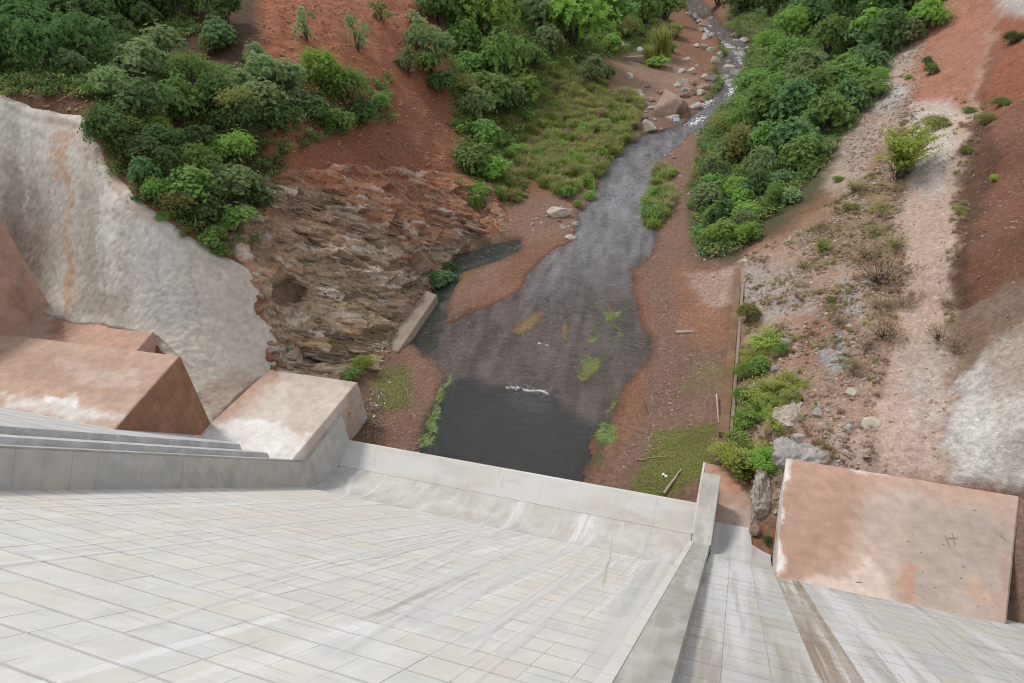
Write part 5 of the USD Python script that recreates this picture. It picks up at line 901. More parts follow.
def crown(kind, seed):
    """unit crown: about 1 in radius, standing on z = 0"""
    r = np.random.default_rng(seed)
    P = dict(broad=(38, 0.32, 30, 6, 0.125, 0.062, 0.6), fine=(54, 0.29, 36, 5, 0.085, 0.036, 0.7), rosette=(36, 0.30, 24, 7, 0.125, 0.045, 0.5), sapling=(14, 0.28, 13, 7, 0.16, 0.075, 0.4), dense=(52, 0.30, 32, 5, 0.105, 0.052, 0.7), tall=(30, 0.28, 22, 6, 0.12, 0.05, 0.6))[kind]
    nc, cr, nr, nl, L, W, lift = P
    nc = int(nc * r.uniform(0.5, 1.0)); ell = r.uniform(0.7, 1.3, 3)
    c = sphere_dirs(r, nc, 0.1) * ell * (r.uniform(0.25, 1.0, (nc, 1)) ** 0.4) * 0.78; c = c * [1, 1, 0.85] + [0, 0, 0.62]; c[:, 2] = np.maximum(c[:, 2], 0.12)
    c[:, :2] *= r.uniform(0.75, 1.2, (nc, 1))
    if kind == 'sapling': c = np.c_[r.normal(size=(nc, 2)) * 0.35, np.linspace(0.35, 1.6, nc)]; c[:, :2] *= (1.3 - 0.5 * c[:, 2:] / 1.6)
    if kind == 'tall': c = np.c_[r.normal(size=(nc, 2)) * 0.25, r.uniform(0.2, 1.8, nc)]
    V, F, k = [], [], 0
    for q in c:
        rad = cr * r.uniform(0.6, 1.35); n = int(nr * r.uniform(0.8, 1.2)); dr = sphere_dirs(r, n, 0.6); p = q + dr * rad * (r.uniform(0.6, 1.1, (n, 1)) + (r.uniform(size=(n, 1)) < 0.2) * r.uniform(0.1, 0.7, (n, 1))) * [1, 1, 0.9]
        out = dr + [0, 0, 0.5]; out /= np.linalg.norm(out, axis=1, keepdims=True)
        a = np.cross(out, r.normal(size=(n, 3))); a /= np.linalg.norm(a, axis=1, keepdims=True); b = np.cross(out, a)
        th = (np.arange(nl) / nl * 2 * np.pi)[None] + r.uniform(0, 6.28, (n, 1)) + r.uniform(-0.25, 0.25, (n, nl))
        d = (np.cos(th)[..., None] * a[:, None] + np.sin(th)[..., None] * b[:, None]) + out[:, None] * (lift * r.uniform(0.3, 1.6, (n, nl, 1))); nrm = np.repeat(out[:, None], nl, 1) + r.normal(size=(n, nl, 3)) * 0.25
        s = r.uniform(0.7, 1.25, n * nl)
        v, f = leaves(np.repeat(p, nl, 0), d.reshape(-1, 3), nrm.reshape(-1, 3), L * s, W * s); V.append(v); F.append(f + k); k += len(v)
    return np.vstack(V), np.vstack(F), c
def stems(c, seed, rad=0.035):
    r = np.random.default_rng(seed); out = [tube([(0, 0, -0.25), (0.02, 0, 0.15), (0.0, 0.03, 0.4)], [rad * 1.4, rad * 1.2, rad], 6)]
    for q in c[:: max(1, len(c) // 9)]:
        m = np.array([q[0] * 0.35, q[1] * 0.35, 0.15 + q[2] * 0.45]) + r.normal(size=3) * 0.03
        out.append(tube([(0, 0, -0.1), m, q], [rad, rad * 0.7, rad * 0.25], 5))
    return cat_mesh(out)
def feather(seed, n=70):
    r = np.random.default_rng(seed); V, F, k, S_ = [], [], 0, []
    for i in range(n):
        az = r.uniform(0, 6.28); h = r.uniform(0.7, 1.6); out = r.uniform(0.45, 1.05); t = np.linspace(0, 1, 13)[:, None]
        root = np.array([r.normal() * 0.12, r.normal() * 0.12, 0]); dirv = np.array([math.cos(az), math.sin(az), 0])
        q = root + dirv * out * t ** 1.4 + np.array([0, 0, 1.0]) * h * (t - 0.35 * t ** 2.5); S_.append(tube(q[::3], [0.012, 0.01, 0.008, 0.006, 0.004][: len(q[::3])], 4))
        q = q[3:]; tan = np.gradient(q, axis=0); side = np.cross(tan, [0, 0, 1.0]); side /= np.linalg.norm(side, axis=1, keepdims=True) + 1e-9
        for sg in (-1, 1):
            v, f = leaves(q, side * sg + tan * 4 + r.normal(size=q.shape) * 0.25, np.tile([0, 0, 1.0], (len(q), 1)), 0.2, 0.045); V.append(v); F.append(f + k); k += len(v)
    return np.vstack(V), np.vstack(F), cat_mesh(S_)
def blades(seed, n=130, h=1.5, spread=0.6, w=0.05):
    r = np.random.default_rng(seed); az = r.uniform(0, 6.28, n); dirv = np.c_[np.cos(az), np.sin(az), 0 * az]; hh = h * r.uniform(0.5, 1.1, n)[:, None]; o = spread * r.uniform(0.2, 1.2, n)[:, None]
    root = np.c_[r.normal(size=(n, 2)) * 0.18, 0 * az]; s = np.c_[-np.sin(az), np.cos(az), 0 * az] * w; up = np.array([0, 0, 1.0])
    a = root; b = root + dirv * o * 0.3 + up * hh * 0.6; c = root + dirv * o + up * hh * 0.85
    v = np.stack([a - s, a + s, b - s * 0.8, b + s * 0.8, c], 1).reshape(-1, 3); k = np.arange(n)[:, None] * 5
    return v, np.vstack([k + [0, 1, 3], k + [0, 3, 2], k + [2, 3, 4]])
def scrub(seed):
    r = np.random.default_rng(seed); tw, V, F, k = [], [], [], 0
    for i in range(70):
        az = r.uniform(0, 6.28); e = np.array([math.cos(az), math.sin(az), 0]) * r.uniform(0.3, 1.0) + [0, 0, r.uniform(0.4, 1.1)]; m = e * 0.5 + r.normal(size=3) * 0.06; tw.append(tube([(0, 0, -0.05), m, e], [0.018, 0.011, 0.004], 3))
        p = e + r.normal(size=(9, 3)) * 0.13; v, f = leaves(p, r.normal(size=(9, 3)), r.normal(size=(9, 3)) + [0, 0, 1], 0.12, 0.05); V.append(v); F.append(f + k); k += len(v)
    return np.vstack(V), np.vstack(F), cat_mesh(tw)
FIRST = {}
ZONED = {}
def zoned(base, cuts_x, names_x, cuts_y, names_y, x, y):
    a = names_x[sum(x > c for c in cuts_x)]; b = names_y[sum(y > c for c in cuts_y)]
    s = f'{base} {a}, {b}'; n = ZONED.get(s, 0); ZONED[s] = n + 1
    return s
def plant(kind, leaf, px, py, rpx, name, label, cat, group=None, tall=1.0, seed=0, up=0.62, ground=None, rad=None):
    r = np.random.default_rng(int(px * 31 + py * 17 + rpx * 7 + 5) & 0xffff)
    g = hit(px, py + rpx * up) if ground is None else np.asarray(ground, float); d = (g - EYE) @ _F; R = rpx * 1.14 * d / FOC if rad is None else rad
    if py < 0: R = min(R, 5.0)
    g = g - [0, 0, 0.12 * R]; var = seed % 5; key = (kind, leaf, var); sc = (R * r.uniform(0.82, 1.22), R * r.uniform(0.82, 1.22), R * tall * r.uniform(0.8, 1.3)); rz = r.uniform(0, 360)
    if key not in FIRST:
        t = thing(name, label, cat, group, g, rz, sc); FIRST[key] = t; sd_ = 1000 + 17 * var + sum(map(ord, kind))
        if kind == 'feather': v, f, s = feather(sd_)
        elif kind == 'reed': v, f = blades(sd_, 260, 2.0, 0.8, 0.022); s = blades(sd_ + 1, 30, 1.2, 0.3, 0.02)
        elif kind == 'scrub': v, f, s = scrub(sd_)
        else: v, f, c = crown(kind, sd_); s = stems(c, sd_)
        obj('foliage', (v, f), LEAF[leaf], t); obj('stem', s, LEAF[leaf] if kind == 'reed' else M['bark'], t)
        return t
    t = thing(name, label, cat, group, g, rz, sc); p = stage.GetPrimAtPath(t)
    p.GetReferences().AddInternalReference(FIRST[key]); p.SetInstanceable(True); tag(p, label, cat, group or ' ')
    return t
DK = ('dense dark green tree in the wood at the upper left corner', 'tree', 'dark trees at the upper left corner')
r = np.random.default_rng(61)
for k, (x, y, s) in enumerate([(12, 22, 26), (42, 38, 28), (78, 28, 28), (108, 14, 24), (60, 8, 24), (22, 58, 22), (94, 54, 22), (120, 36, 19), (-12, 40, 24), (50, 62, 18), (135, 12, 20), (30, -6, 26), (90, -8, 26), (160, 4, 20), (182, 6, 18), (0, 66, 16), (75, 66, 16), (110, 66, 14), (150, 24, 14), (132, 52, 13)]):
    plant('dense' if k % 3 else 'broad', 'dark' if k % 4 else 'blue', x, y, s, 'leafy_tree', zoned('dark dense tree' if k % 4 else 'blue-green tree', (25, 70, 115), ('at the left end of the corner wood', 'left of middle in the corner wood', 'right of middle in the corner wood', 'at the right end of the corner wood'), (15, 45), ('back row', 'middle row', 'front row'), x, y), DK[1], DK[2], tall=1.15, seed=k)
plant('dense', 'dark', 228, 14, 21, 'leafy_tree', 'dark round-topped tree standing at the head of the red soil slip', 'tree', tall=1.2, seed=1)
plant('broad', 'blue', 224, 38, 18, 'leafy_tree', 'blue-green tree just below the dark round-topped one', 'tree', seed=2)
plant('fine', 'mid', 213, 46, 13, 'bush', 'grey-green bush at the foot of the blue-green tree', 'bush', seed=0)
plant('dense', 'dark', 202, 8, 16, 'leafy_tree', 'dark tree left of the round-topped one by the red slip', 'tree', seed=0)
plant('sapling', 'grey', 307, 32, 14, 'sapling', 'lone pale sapling standing high on the red soil slip', 'young tree', seed=0)
plant('sapling', 'mid', 382, 13, 12, 'sapling', 'small green sapling near the top edge of the red slip', 'young tree', seed=1)
plant('sapling', 'grey', 358, 42, 15, 'sapling', 'pale grey-green sapling above the big bush cluster', 'young tree', seed=2)
plant('sapling', 'grey', 417, 22, 10, 'sapling', 'little tree beside the dark trees at the top of the red slip', 'young tree', seed=0)
plant('rosette', 'grey', 427, 48, 15, 'bush', 'pale leafy bush topping the clump at the right edge of the red slip', 'bush', seed=0)
plant('rosette', 'grey', 410, 68, 14, 'bush', 'pale leafy bush at the left of the clump on the red slip', 'bush', seed=1)
plant('broad', 'mid', 432, 66, 15, 'bush', 'green bush in the middle of the clump on the red slip', 'bush', seed=1)
plant('dense', 'dark', 441, 84, 14, 'bush', 'dark bush lowest in the clump on the red slip', 'bush', seed=2, tall=1.2)
plant('rosette', 'grey', 445, 50, 12, 'bush', 'grey-green bush at the right of the clump on the red slip', 'bush', seed=2)
plant('dense', 'dark', 442, 12, 22, 'leafy_tree', 'dark tree where the red slip meets the green hillside', 'tree', seed=1)
plant('dense', 'dark', 466, 8, 18, 'leafy_tree', 'dark tree on the skyline side of the green hillside', 'tree', seed=0)
MIDG = 'bushes of the big cluster above the grey slope'
for k, (kd, lf_, x, y, s, lab) in enumerate([
    ('rosette', 'grey', 143, 66, 25, 'tall grey-green tree topping the cluster above the grey slope'), ('rosette', 'grey', 168, 52, 19, 'grey-green tree right of the tallest one in the big cluster'), ('rosette', 'grey', 118, 92, 18, 'grey-green tree at the left flank of the big cluster'),
    ('dense', 'dark', 112, 132, 20, 'dark bush at the lower left of the big cluster'), ('dense', 'dark', 135, 148, 20, 'dark bush hanging over the rim of the grey slope'), ('broad', 'blue', 150, 108, 22, None), ('dense', 'dark', 165, 140, 21, None), ('broad', 'mid', 188, 108, 20, None), ('fine', 'mid', 195, 78, 20, None), ('dense', 'dark', 215, 98, 20, None),
    ('fine', 'bright', 163, 128, 11, 'small yellow-green bush in the middle of the big cluster'), ('fine', 'bright', 238, 150, 21, 'bright fresh green round bush at the right end of the big cluster'), ('rosette', 'grey', 236, 184, 25, 'grey-green bush directly below the bright fresh green one'), ('broad', 'dark', 212, 215, 18, None), ('broad', 'mid', 190, 188, 19, None), ('dense', 'dark', 172, 168, 19, None),
    ('broad', 'mid', 236, 222, 18, 'leafy bush at the lowest tip of the big cluster'), ('fine', 'mid', 205, 170, 18, None), ('fine', 'olive', 180, 208, 15, None), ('broad', 'mid', 215, 238, 12, None), ('dense', 'dark', 250, 120, 17, None),
    ('rosette', 'grey', 258, 60, 14, 'grey bush on bare soil behind the big cluster'), ('rosette', 'grey', 268, 78, 17, None), ('rosette', 'grey', 245, 86, 16, None), ('rosette', 'grey', 292, 84, 19, None), ('fine', 'bright', 325, 78, 22, 'bright green dome of a bush at the upper right of the big cluster'), ('fine', 'mid', 350, 92, 23, 'green round bush at the far right end of the cluster on the red slip'),
    ('dense', 'dark', 312, 108, 19, None), ('rosette', 'grey', 300, 100, 14, 'silvery pale bush between the two bright domes'), ('dense', 'dark', 285, 122, 18, None), ('dense', 'mid', 340, 122, 18, None), ('dense', 'dark', 365, 116, 16, None), ('rosette', 'grey', 265, 104, 19, None), ('fine', 'olive', 240, 110, 17, None), ('fine', 'mid', 380, 104, 13, None), ('dense', 'dark', 225, 122, 15, None), ('broad', 'dark', 200, 140, 17, None), ('broad', 'blue', 148, 175, 15, None), ('fine', 'mid', 160, 195, 13, None), ('broad', 'dark', 258, 200, 14, None)]):
    plant(kd, lf_, x, y, s, 'bush', lab or zoned({'dark': 'dark green', 'mid': 'mid-green', 'grey': 'grey-green', 'blue': 'blue-green', 'olive': 'olive', 'bright': 'fresh green'}[lf_] + ' bush of the big cluster', (150, 200, 260), ('above the rusty streak', 'over the grey slope rim', 'near its bright green bush', 'toward the red slip'), (95, 145, 190), ('top', 'upper part', 'lower part', 'bottom'), x, y), 'bush', None if lab else MIDG, seed=k)
GH = 'bushes on the green hillside left of the stream'
for k, (kd, lf_, x, y, s, lab) in enumerate([
    ('broad', 'bright', 487, 26, 26, 'pale fresh green tree high on the hillside left of the stream'), ('broad', 'mid', 505, 72, 27, 'largest leafy dark-speckled tree on the green hillside'), ('broad', 'mid', 490, 98, 22, None), ('broad', 'bright', 520, 92, 20, None), ('broad', 'blue', 508, 104, 16, None), ('rosette', 'grey', 478, 112, 17, None), ('broad', 'mid', 475, 160, 17, 'low leafy bush at the bottom of the green hillside beside the cliff top'), ('broad', 'bright', 492, 172, 13, None),
    ('broad', 'mid', 488, 138, 15, None), ('broad', 'bright', 574, 30, 30, 'bright green umbrella-shaped tree on the hillside near the reeds'), ('rosette', 'grey', 540, 20, 18, None), ('rosette', 'grey', 593, 76, 14, 'silvery bush standing alone in the grass below the umbrella-shaped tree'), ('dense', 'dark', 608, 74, 9, None), ('dense', 'mid', 620, 14, 18, None), ('dense', 'mid', 600, 4, 18, None), ('dense', 'mid', 645, 16, 17, None), ('dense', 'dark', 530, -4, 20, None), ('dense', 'dark', 560, -8, 20, None), ('dense', 'dark', 500, -6, 20, None), ('broad', 'mid', 465, 42, 14, None), ('broad', 'mid', 470, 66, 14, None), ('fine', 'olive', 466, 88, 12, None), ('rosette', 'grey', 548, 46, 14, None), ('broad', 'bright', 612, 44, 13, None), ('dense', 'dark', 638, 2, 16, None), ('fine', 'olive', 628, 32, 12, None), ('fine', 'bright', 480, 190, 10, None), ('fine', 'bright', 500, 192, 8, None), ('broad', 'mid', 530, 60, 14, None), ('fine', 'olive', 676, 30, 12, None), ('dense', 'mid', 665, 10, 15, None), ('fine', 'bright', 515, 150, 10, None), ('dense', 'dark', 680, -4, 14, None)]):
    plant(kd, lf_, x, y, s, 'bush', lab or zoned({'dark': 'dark green', 'mid': 'mid-green', 'grey': 'grey-green', 'blue': 'blue-green', 'olive': 'olive', 'bright': 'fresh green'}[lf_] + ' bush on the green hillside', (510, 570, 625), ('beside the red slip', 'in its middle', 'by the umbrella-shaped tree', 'near the reeds'), (10, 60, 110), ('top edge', 'upper part', 'mid-slope', 'low down'), x, y), 'bush', None if lab else GH, seed=k)
plant('reed', 'grass', 661, 46, 17, 'reed_clump', 'tall clump of yellow-green reeds beside the rocky stream bank', 'reeds', seed=0)
plant('reed', 'grass', 648, 56, 9, 'reed_clump', 'shorter reed clump in front of the tall yellow-green one', 'reeds', seed=1)
RT = 'shrubs of the thicket on the right bank'
for k, (kd, lf_, x, y, s, lab) in enumerate([
    ('rosette', 'bright', 722, 232, 17, 'light green leafy shrub at the lower tip of the right-bank thicket'), ('rosette', 'bright', 744, 212, 15, None), ('rosette', 'grey', 708, 196, 15, 'grey-green shrub overhanging the stream at the thicket edge'), ('rosette', 'grey', 762, 172, 15, None), ('broad', 'bright', 748, 236, 10, None), ('fine', 'olive', 738, 150, 19, 'brownish-green twiggy bush in the right-bank thicket'), ('rosette', 'grey', 714, 170, 14, None), ('broad', 'mid', 765, 150, 18, None), ('broad', 'blue', 788, 146, 20, None), ('broad', 'mid', 765, 118, 21, None), ('broad', 'blue', 792, 112, 22, None), ('fine', 'mid', 760, 84, 22, None), ('fine', 'mid', 786, 60, 22, None), ('rosette', 'grey', 808, 76, 22, None), ('fine', 'mid', 826, 44, 23, None), ('broad', 'mid', 842, 80, 22, None), ('broad', 'blue', 862, 62, 21, None), ('broad', 'dark', 884, 42, 19, None), ('rosette', 'grey', 905, 36, 15, None), ('dense', 'dark', 880, 14, 20, None), ('dense', 'dark', 842, 12, 22, None), ('dense', 'dark', 805, 14, 22, None), ('broad', 'blue', 845, 104, 17, None), ('broad', 'mid', 824, 122, 20, None), ('broad', 'mid', 800, 158, 16, None), ('broad', 'blue', 780, 180, 13, None), ('fine', 'mid', 744, 104, 16, None), ('fine', 'olive', 724, 126, 13, None), ('fine', 'bright', 790, 34, 18, None), ('broad', 'bright', 925, 20, 17, 'lighter leafy shrub where the thicket meets the red end of the track'), ('dense', 'dark', 770, 6, 18, None), ('dense', 'dark', 740, 2, 15, None), ('dense', 'dark', 905, 4, 18, None), ('dense', 'dark', 932, -4, 14, None), ('broad', 'mid', 866, 92, 15, None), ('rosette', 'bright', 735, 190, 14, None), ('rosette', 'bright', 716, 212, 12, None), ('broad', 'mid', 812, 98, 18, None), ('fine', 'mid', 745, 128, 14, None), ('broad', 'dark', 756, 190, 12, None), ('rosette', 'grey', 788, 196, 10, 'small blue-grey shrub just outside the thicket on the bare slope'), ('fine', 'bright', 768, 44, 14, None), ('dense', 'dark', 718, -4, 14, None), ('dense', 'dark', 755, -8, 16, None), ('dense', 'dark', 830, -8, 20, None), ('dense', 'dark', 790, -8, 18, None), ('dense', 'dark', 870, -8, 18, None), ('broad', 'blue', 858, 36, 16, None)]):
    plant(kd, lf_, x, y, s, 'shrub', lab or zoned({'dark': 'dark green', 'mid': 'mid-green', 'grey': 'grey-green', 'blue': 'blue-green', 'olive': 'olive', 'bright': 'fresh green'}[lf_] + ' shrub of the right-bank thicket', (750, 800, 850), ('on its stream side', 'left of its middle', 'right of its middle', 'on its track side'), (20, 80, 140), ('top edge', 'upper part', 'halfway down', 'lower end'), x, y), 'shrub', None if lab else RT, seed=k)
for kd, lf_, x, y, s, lab, tl in [
    ('feather', 'lime', 902, 160, 26, 'large feathery lime-green bush beside the dirt track', 1.5), ('feather', 'lime', 765, 336, 17, 'feathery lime-green shrub topmost of three beside the channel wall', 0.8), ('feather', 'lime', 774, 388, 22, 'feathery lime-green shrub in the middle of three beside the channel wall', 0.8), ('feather', 'lime', 750, 444, 26, 'largest bright lime-green shrub behind the toe platform', 0.8), ('feather', 'lime', 776, 418, 15, 'lime-green shrub tucked just above the largest one', 0.8),
    ('feather', 'bright', 822, 246, 9, 'small upright green shrub on the bare right slope', 1.3), ('fine', 'olive', 934, 121, 12, 'yellowish-brown low bush at the edge of the dirt track', 0.7), ('fine', 'lime', 908, 76, 5, 'small yellow-green tuft on the grey gravel patch', 0.6), ('fine', 'mid', 930, 70, 8, 'green low bush by the red end of the track', 0.7), ('fine', 'dark', 926, 62, 6, 'dark little bush by the red end of the track', 0.8),
    ('scrub', 'dry', 884, 266, 27, 'large dry grey scrub bush at the left verge of the track', 0.8), ('scrub', 'dry', 886, 326, 20, 'dry scrub bush below the largest one at the track verge', 0.8), ('scrub', 'dry', 856, 366, 13, 'dry scrub bush beside the blue-grey gravel', 0.8), ('scrub', 'dry', 942, 330, 16, 'dry scrub bush at the right verge of the track', 0.7), ('scrub', 'dry', 915, 292, 10, 'small dry scrub tuft standing on the dirt track', 0.6), ('scrub', 'olive', 876, 226, 13, 'yellowish scrub on the slope left of the track', 0.7),
    ('fine', 'lime', 365, 364, 12, 'bright yellow-green bush behind the low pinkish block', 1.0), ('broad', 'mid', 352, 374, 8, 'green bush left of the yellow-green one behind the low block', 1.0), ('broad', 'blue', 440, 278, 11, 'dark leafy bush at the cliff foot by the side channel', 0.9), ('broad', 'dark', 449, 268, 8, 'small dark bush at the mouth of the side channel', 0.9), ('broad', 'mid', 652, 212, 11, 'green bush on the right bank where the stream narrows', 0.9), ('broad', 'mid', 656, 194, 8, 'smaller green bush upstream of the one where the stream narrows', 0.8), ('fine', 'bright', 672, 170, 8, 'low yellow-green bush on the right stream bank', 0.6),
    ('broad', 'blue', 198, 249, 4, 'tiny blue-green plant rooted in the grey sprayed slope', 0.8), ('fine', 'dark', 767, 540, 5, 'little dark plant growing in the gap beside the dusty block', 0.9), ('fine', 'mid', 968, 108, 8, 'low green bush at the foot of the red cut bank', 0.6), ('fine', 'olive', 985, 118, 9, 'olive low bush at the top edge of the dark cut bank', 0.7), ('fine', 'lime', 993, 178, 5, 'small yellow-green plant on the dark cut bank', 0.8), ('fine', 'dark', 1012, 38, 10, 'dark green bush on the red bank at the upper right corner', 0.7), ('fine', 'mid', 1000, 102, 8, 'green bush above the cut bank near the right edge', 0.7), ('fine', 'bright', 838, 178, 6, 'small green plant high on the bare slope left of the feathery bush', 0.7), ('fine', 'olive', 850, 205, 9, 'olive scrubby plant on the slope under the feathery bush', 0.6), ('fine', 'bright', 590, 195, 7, 'low green bush at the left edge of the narrows', 0.7), ('fine', 'bright', 578, 203, 5, 'small green tuft on the bank left of the narrows', 0.7), ('fine', 'mid', 285, 148, 6, 'small green shrub on the soil below the big bush cluster', 0.8)]:
    plant(kd, lf_, x, y, s, 'shrub' if lf_ != 'dry' else 'dry_scrub', lab, 'shrub' if lf_ != 'dry' else 'scrub', tall=tl, seed=int(x) % 3)
r = np.random.default_rng(95); TP = Polygon([(705, 200), (745, 95), (775, 20), (900, 20), (880, 75), (835, 140), (780, 195), (740, 240), (712, 240)]); n_ = 0
while n_ < 34:
    x, y = r.uniform(700, 900), r.uniform(15, 240)
    if not TP.contains(shapely.Point(x, y)): continue
    n_ += 1; lf_ = ['mid', 'grey', 'blue', 'bright', 'mid', 'dark'][int(r.integers(6))]
    plant(['broad', 'rosette', 'fine', 'broad'][int(r.integers(4))], lf_, x, y, r.uniform(9, 17), 'shrub', zoned({'dark': 'dark green', 'mid': 'mid-green', 'grey': 'grey-green', 'blue': 'blue-green', 'bright': 'fresh green'}[lf_] + ' filling shrub of the right-bank thicket', (750, 800, 850), ('on its stream side', 'left of its middle', 'right of its middle', 'on its track side'), (20, 80, 140), ('top edge', 'upper part', 'halfway down', 'lower end'), x, y), 'shrub', RT, tall=r.uniform(0.8, 1.3), seed=n_)
SB = 'small bushes in the grass left of the stream'
r = np.random.default_rng(91)
for k in range(34):
    x, y = [(r.uniform(535, 640), r.uniform(92, 150)), (r.uniform(470, 545), r.uniform(150, 200)), (r.uniform(560, 610), r.uniform(150, 195)), (r.uniform(600, 690), r.uniform(20, 70))][k % 4]
    if shapely.distance(P_RIVER, shapely.Point(*hit(x, y)[:2])) < 0.6: continue
    plant(['fine', 'broad', 'fine', 'rosette'][int(r.integers(4))], ['bright', 'mid', 'olive', 'bright', 'grey'][int(r.integers(5))], x, y, r.uniform(4, 9), 'bush', ['small bush in the grass halfway up the hillside left of the stream', 'small bush beside the foot of the green hillside at the cliff top', 'small bush in the grass close to the narrows of the stream', 'small bush on the stony ground beside the reeds'][k % 4], 'bush', SB, tall=r.uniform(0.6, 1.1), seed=k)
WB = 'shrubs in the strip behind the channel wall'
for k, (kd, lf_, x, y, s) in enumerate([('fine', 'olive', 748, 312, 8), ('feather', 'lime', 752, 352, 12), ('fine', 'bright', 744, 372, 9), ('broad', 'mid', 758, 366, 9), ('feather', 'bright', 757, 408, 14), ('fine', 'mid', 745, 396, 9), ('feather', 'lime', 790, 378, 13), ('broad', 'bright', 742, 420, 10), ('feather', 'lime', 733, 452, 14), ('feather', 'bright', 768, 456, 15), ('fine', 'olive', 790, 400, 8), ('broad', 'mid', 736, 440, 9), ('fine', 'mid', 780, 350, 7), ('feather', 'lime', 745, 463, 14)]):
    plant(kd, lf_, x, y, s * 1.3, 'shrub', ['olive low shrub at the top of the strip', 'lime shrub between the topmost and middle ones', 'fresh green low shrub hugging the wall halfway', 'leafy shrub just left of the middle lime one', 'fresh green shrub below the middle lime one', 'mid-green low shrub hugging the wall lower down', 'lime shrub right of the middle one', 'leafy fresh green shrub at the wall end', 'lime shrub nearest the flat-topped pier', 'fresh green shrub touching the rock outcrop', 'olive low shrub on the slope right of the strip', 'mid-green leafy shrub beside the wall end', 'small mid-green shrub right of the topmost one', 'lime shrub overhanging the toe platform'][k] + ' behind the channel wall', 'shrub', WB, tall=0.85, seed=k)
for k, (kd, lf_, x, y, s) in enumerate([('scrub', 'dry', 868, 250, 12), ('scrub', 'olive', 895, 240, 11), ('scrub', 'dry', 905, 300, 11), ('scrub', 'dry', 868, 345, 11), ('scrub', 'olive', 855, 185, 10), ('scrub', 'dry', 948, 300, 11), ('scrub', 'dry', 955, 345, 10), ('fine', 'olive', 830, 300, 6), ('scrub', 'dry', 820, 225, 10), ('scrub', 'olive', 805, 262, 9), ('scrub', 'dry', 840, 320, 9), ('fine', 'olive', 965, 150, 7), ('fine', 'olive', 960, 210, 6), ('scrub', 'dry', 880, 300, 13), ('scrub', 'olive', 885, 205, 12)]):
    plant(kd, lf_, x, y, s, 'dry_scrub' if kd == 'scrub' else 'shrub', ['dry scrub left of the largest dry bush', 'yellowish scrub above the largest dry bush', 'dry scrub at the track edge below the largest bush', 'dry scrub left of the lower dry bush', 'olive scrub high on the slope by the thicket', 'dry scrub at the foot of the cut bank, upper one', 'dry scrub at the foot of the cut bank, lower one', 'low olive shrub in the middle of the bare slope', 'dry scrub above the pinkish rock', 'olive scrub left of the pinkish rock', 'dry scrub near the blue-grey gravel top', 'low olive plant at the foot of the red bank, upper one', 'low olive plant at the foot of the red bank, lower one', 'dense dry scrub between two larger dry bushes', 'olive scrub under the feathery bush'][k] + ' beside the dirt track', 'scrub', 'scrub bushes beside the dirt track', tall=0.75, seed=k)
for k, (kd, lf_, x, y, s) in enumerate([('fine', 'olive', 118, 168, 8), ('broad', 'dark', 142, 196, 9), ('fine', 'mid', 165, 214, 9), ('fine', 'olive', 188, 232, 8), ('broad', 'mid', 224, 250, 8), ('fine', 'dark', 20, 78, 9), ('fine', 'olive', 60, 84, 8), ('fine', 'mid', 92, 92, 9), ('fine', 'olive', 252, 240, 8)]):
    plant(kd, lf_, x, y, s, 'bush', ['olive bush hanging over the grey slope rim, topmost', 'dark bush hanging over the grey slope rim, second down', 'mid-green bush hanging over the grey slope rim, third down', 'olive bush hanging over the grey slope rim, fourth down', 'leafy bush hanging over the lowest part of the grey slope rim', 'dark bush on the earth edge at the far left', 'olive bush on the earth edge left of the big cluster', 'mid-green bush where the earth edge meets the big cluster', 'olive bush where the grey slope meets the layered cliff'][k], 'bush', 'bushes along the rim of the grey slope', tall=0.7, seed=k)
# ---- undergrowth that nobody could count
r = np.random.default_rng(77)
def tuft(seed, n=26, L=0.35, W=0.12, h=0.5):
    q = np.random.default_rng(seed); b = np.c_[q.normal(size=(n, 2)) * 0.3, q.uniform(0.05, h, n)]; d = np.c_[q.normal(size=(n, 2)), q.uniform(0.1, 1.2, n)]; return leaves(b, d, np.tile([0, 0, 1.0], (n, 1)) + q.normal(size=(n, 3)) * 0.4, L * q.uniform(0.6, 1.3, n), W)
GREEN = [[(444, -60), (700, -60), (650, 40), (600, 60), (560, 70), (535, 115), (508, 150), (498, 202), (465, 200), (452, 110)]]
P = scatter(GREEN, 6000, r, 10, weight=0.44); n = len(P); s = r.uniform(0.5, 2.2, n)
instancer('undergrowth', [(tuft(k), LEAF[l]) for k, l in enumerate(['mid', 'bright', 'mid', 'olive', 'dark'])], P, r.uniform(0, 6.28, n), np.stack([s, s, s], 1), r.integers(0, 5, n), 'low leafy undergrowth on the hillside left of the stream')
P = scatter([[(690, 200), (735, -20), (920, -40), (890, 60), (850, 130), (785, 205), (730, 255), (700, 258)]], 5000, r, 8, weight=0.25); n = len(P); s = r.uniform(0.8, 2.0, n)
instancer('thicket_undergrowth', [(tuft(k + 9), LEAF[l]) for k, l in enumerate(['mid', 'dark', 'blue', 'olive', 'mid'])], P, r.uniform(0, 6.28, n), np.stack([s, s, s], 1), r.integers(0, 5, n), 'leafy undergrowth beneath the right-bank thicket')
P = scatter([[(-60, -60), (190, -60), (200, 30), (150, 60), (100, 100), (-60, 92)], [(100, 110), (150, 60), (250, 70), (390, 80), (392, 125), (290, 150), (262, 245), (215, 248), (150, 205), (118, 180)]], 6000, r, 8, weight=0.25); n = len(P); s = r.uniform(0.6, 1.5, n)
instancer('hill_undergrowth', [(tuft(k + 19), LEAF[l]) for k, l in enumerate(['dark', 'dark', 'blue', 'olive', 'mid'])], P, r.uniform(0, 6.28, n), np.stack([s, s, s], 1), r.integers(0, 5, n), 'dark undergrowth beneath the trees on the left hill')
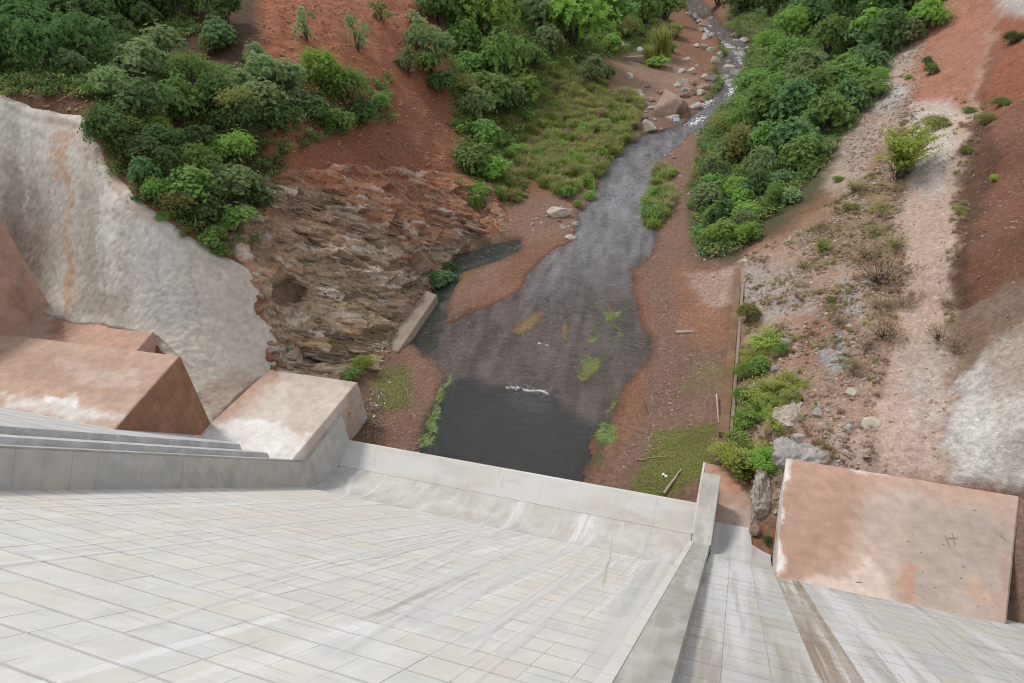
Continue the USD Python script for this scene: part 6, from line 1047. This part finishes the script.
YEL = [[(560, 60), (615, 90), (640, 100), (640, 140), (600, 190), (560, 165), (530, 205), (470, 206), (505, 170), (530, 130)], [(640, 175), (665, 165), (672, 205), (655, 235), (642, 225)], [(600, 178), (560, 200), (545, 180), (590, 165)]]
P = scatter(YEL, 7000, r, 8, weight=0.47); n = len(P); s = 0.3 + 1.5 * r.uniform(size=n) ** 2
instancer('yellow_grass', [(blades(k + 5, 46, 1.0, 0.8, 0.026), LEAF[l]) for k, l in enumerate(['grass', 'grass', 'dry', 'bright', 'grass', 'olive'])], P, r.uniform(0, 6.28, n), np.stack([s, s, s], 1), r.integers(0, 6, n), 'yellow-green grass on the bank left of the stream')
P = scatter([RSLOPE, [(790, 235), (880, 165), (905, 200), (880, 260), (820, 260)], [(955, 100), (990, 100), (968, 200), (955, 330), (945, 330)]], 1700, r, 8, weight=0.54); n = len(P); s = r.uniform(0.2, 0.55, n)
instancer('slope_grass', [(blades(k + 15, 30, 0.9, 0.9, 0.03), LEAF[l]) for k, l in enumerate(['dry', 'grass', 'dry', 'dry'])], P, r.uniform(0, 6.28, n), np.stack([s, s, s], 1), r.integers(0, 4, n), 'thin dry grass on the bare right slope')
P = scatter([[(655, 430), (715, 424), (712, 470), (650, 500), (632, 485)], [(372, 372), (405, 366), (412, 400), (395, 412), (372, 400)], o5([(735, 340), (760, 275), (775, 282), (768, 315)]), o5([(700, 455), (725, 410), (770, 390), (778, 405), (745, 440)]), o5([(652, 345), (680, 330), (680, 350), (655, 358)]), o5([(490, 322), (550, 318), (530, 332)]), o5([(790, 280), (815, 260), (840, 315), (825, 320)])], 5000, r, 4, weight=0.30); n = len(P); s = r.uniform(0.05, 0.12, n)
instancer('moss_grass', [(blades(k + 25, 30, 0.6, 1.2, 0.07), LEAF[l]) for k, l in enumerate(['grass', 'olive', 'grass'])], P, r.uniform(0, 6.28, n), np.stack([s, s, s], 1), r.integers(0, 3, n), 'short mossy grass on the river terrace and islets')
P = scatter([CLIFF, [(250, 270), (262, 268), (282, 350), (270, 350)]], 500, r, 4, weight=0.52); n = len(P); s = r.uniform(0.3, 0.7, n)
instancer('cliff_grass', [(tuft(k + 39, 20, 0.4, 0.08), LEAF[l]) for k, l in enumerate(['olive', 'mid', 'dry'])], P, r.uniform(0, 6.28, n), np.stack([s, s, s], 1), r.integers(0, 3, n), 'scraps of grass growing on the cliff ledges')
same = {}
for p in stage.GetPrimAtPath('/World').GetChildren():
    l = p.GetCustomDataByKey('label')
    if l and p.IsA(UsdGeom.Xform) and l in ZONED: same.setdefault(l, []).append((float(pix(np.array(p.GetAttribute('xformOp:translate').Get()))[0]), p))
for l, ps in same.items():
    ps.sort(key=lambda q: q[0]); w_ = {1: [''], 2: [', left one', ', right one'], 3: [', left one', ', middle one', ', right one']}.get(len(ps))
    for i, (_, p) in enumerate(ps): p.SetCustomDataByKey('label', l + (w_[i] if w_ else f', {["first", "second", "third", "fourth", "fifth", "sixth", "seventh", "eighth"][min(i, 7)]} from left'))
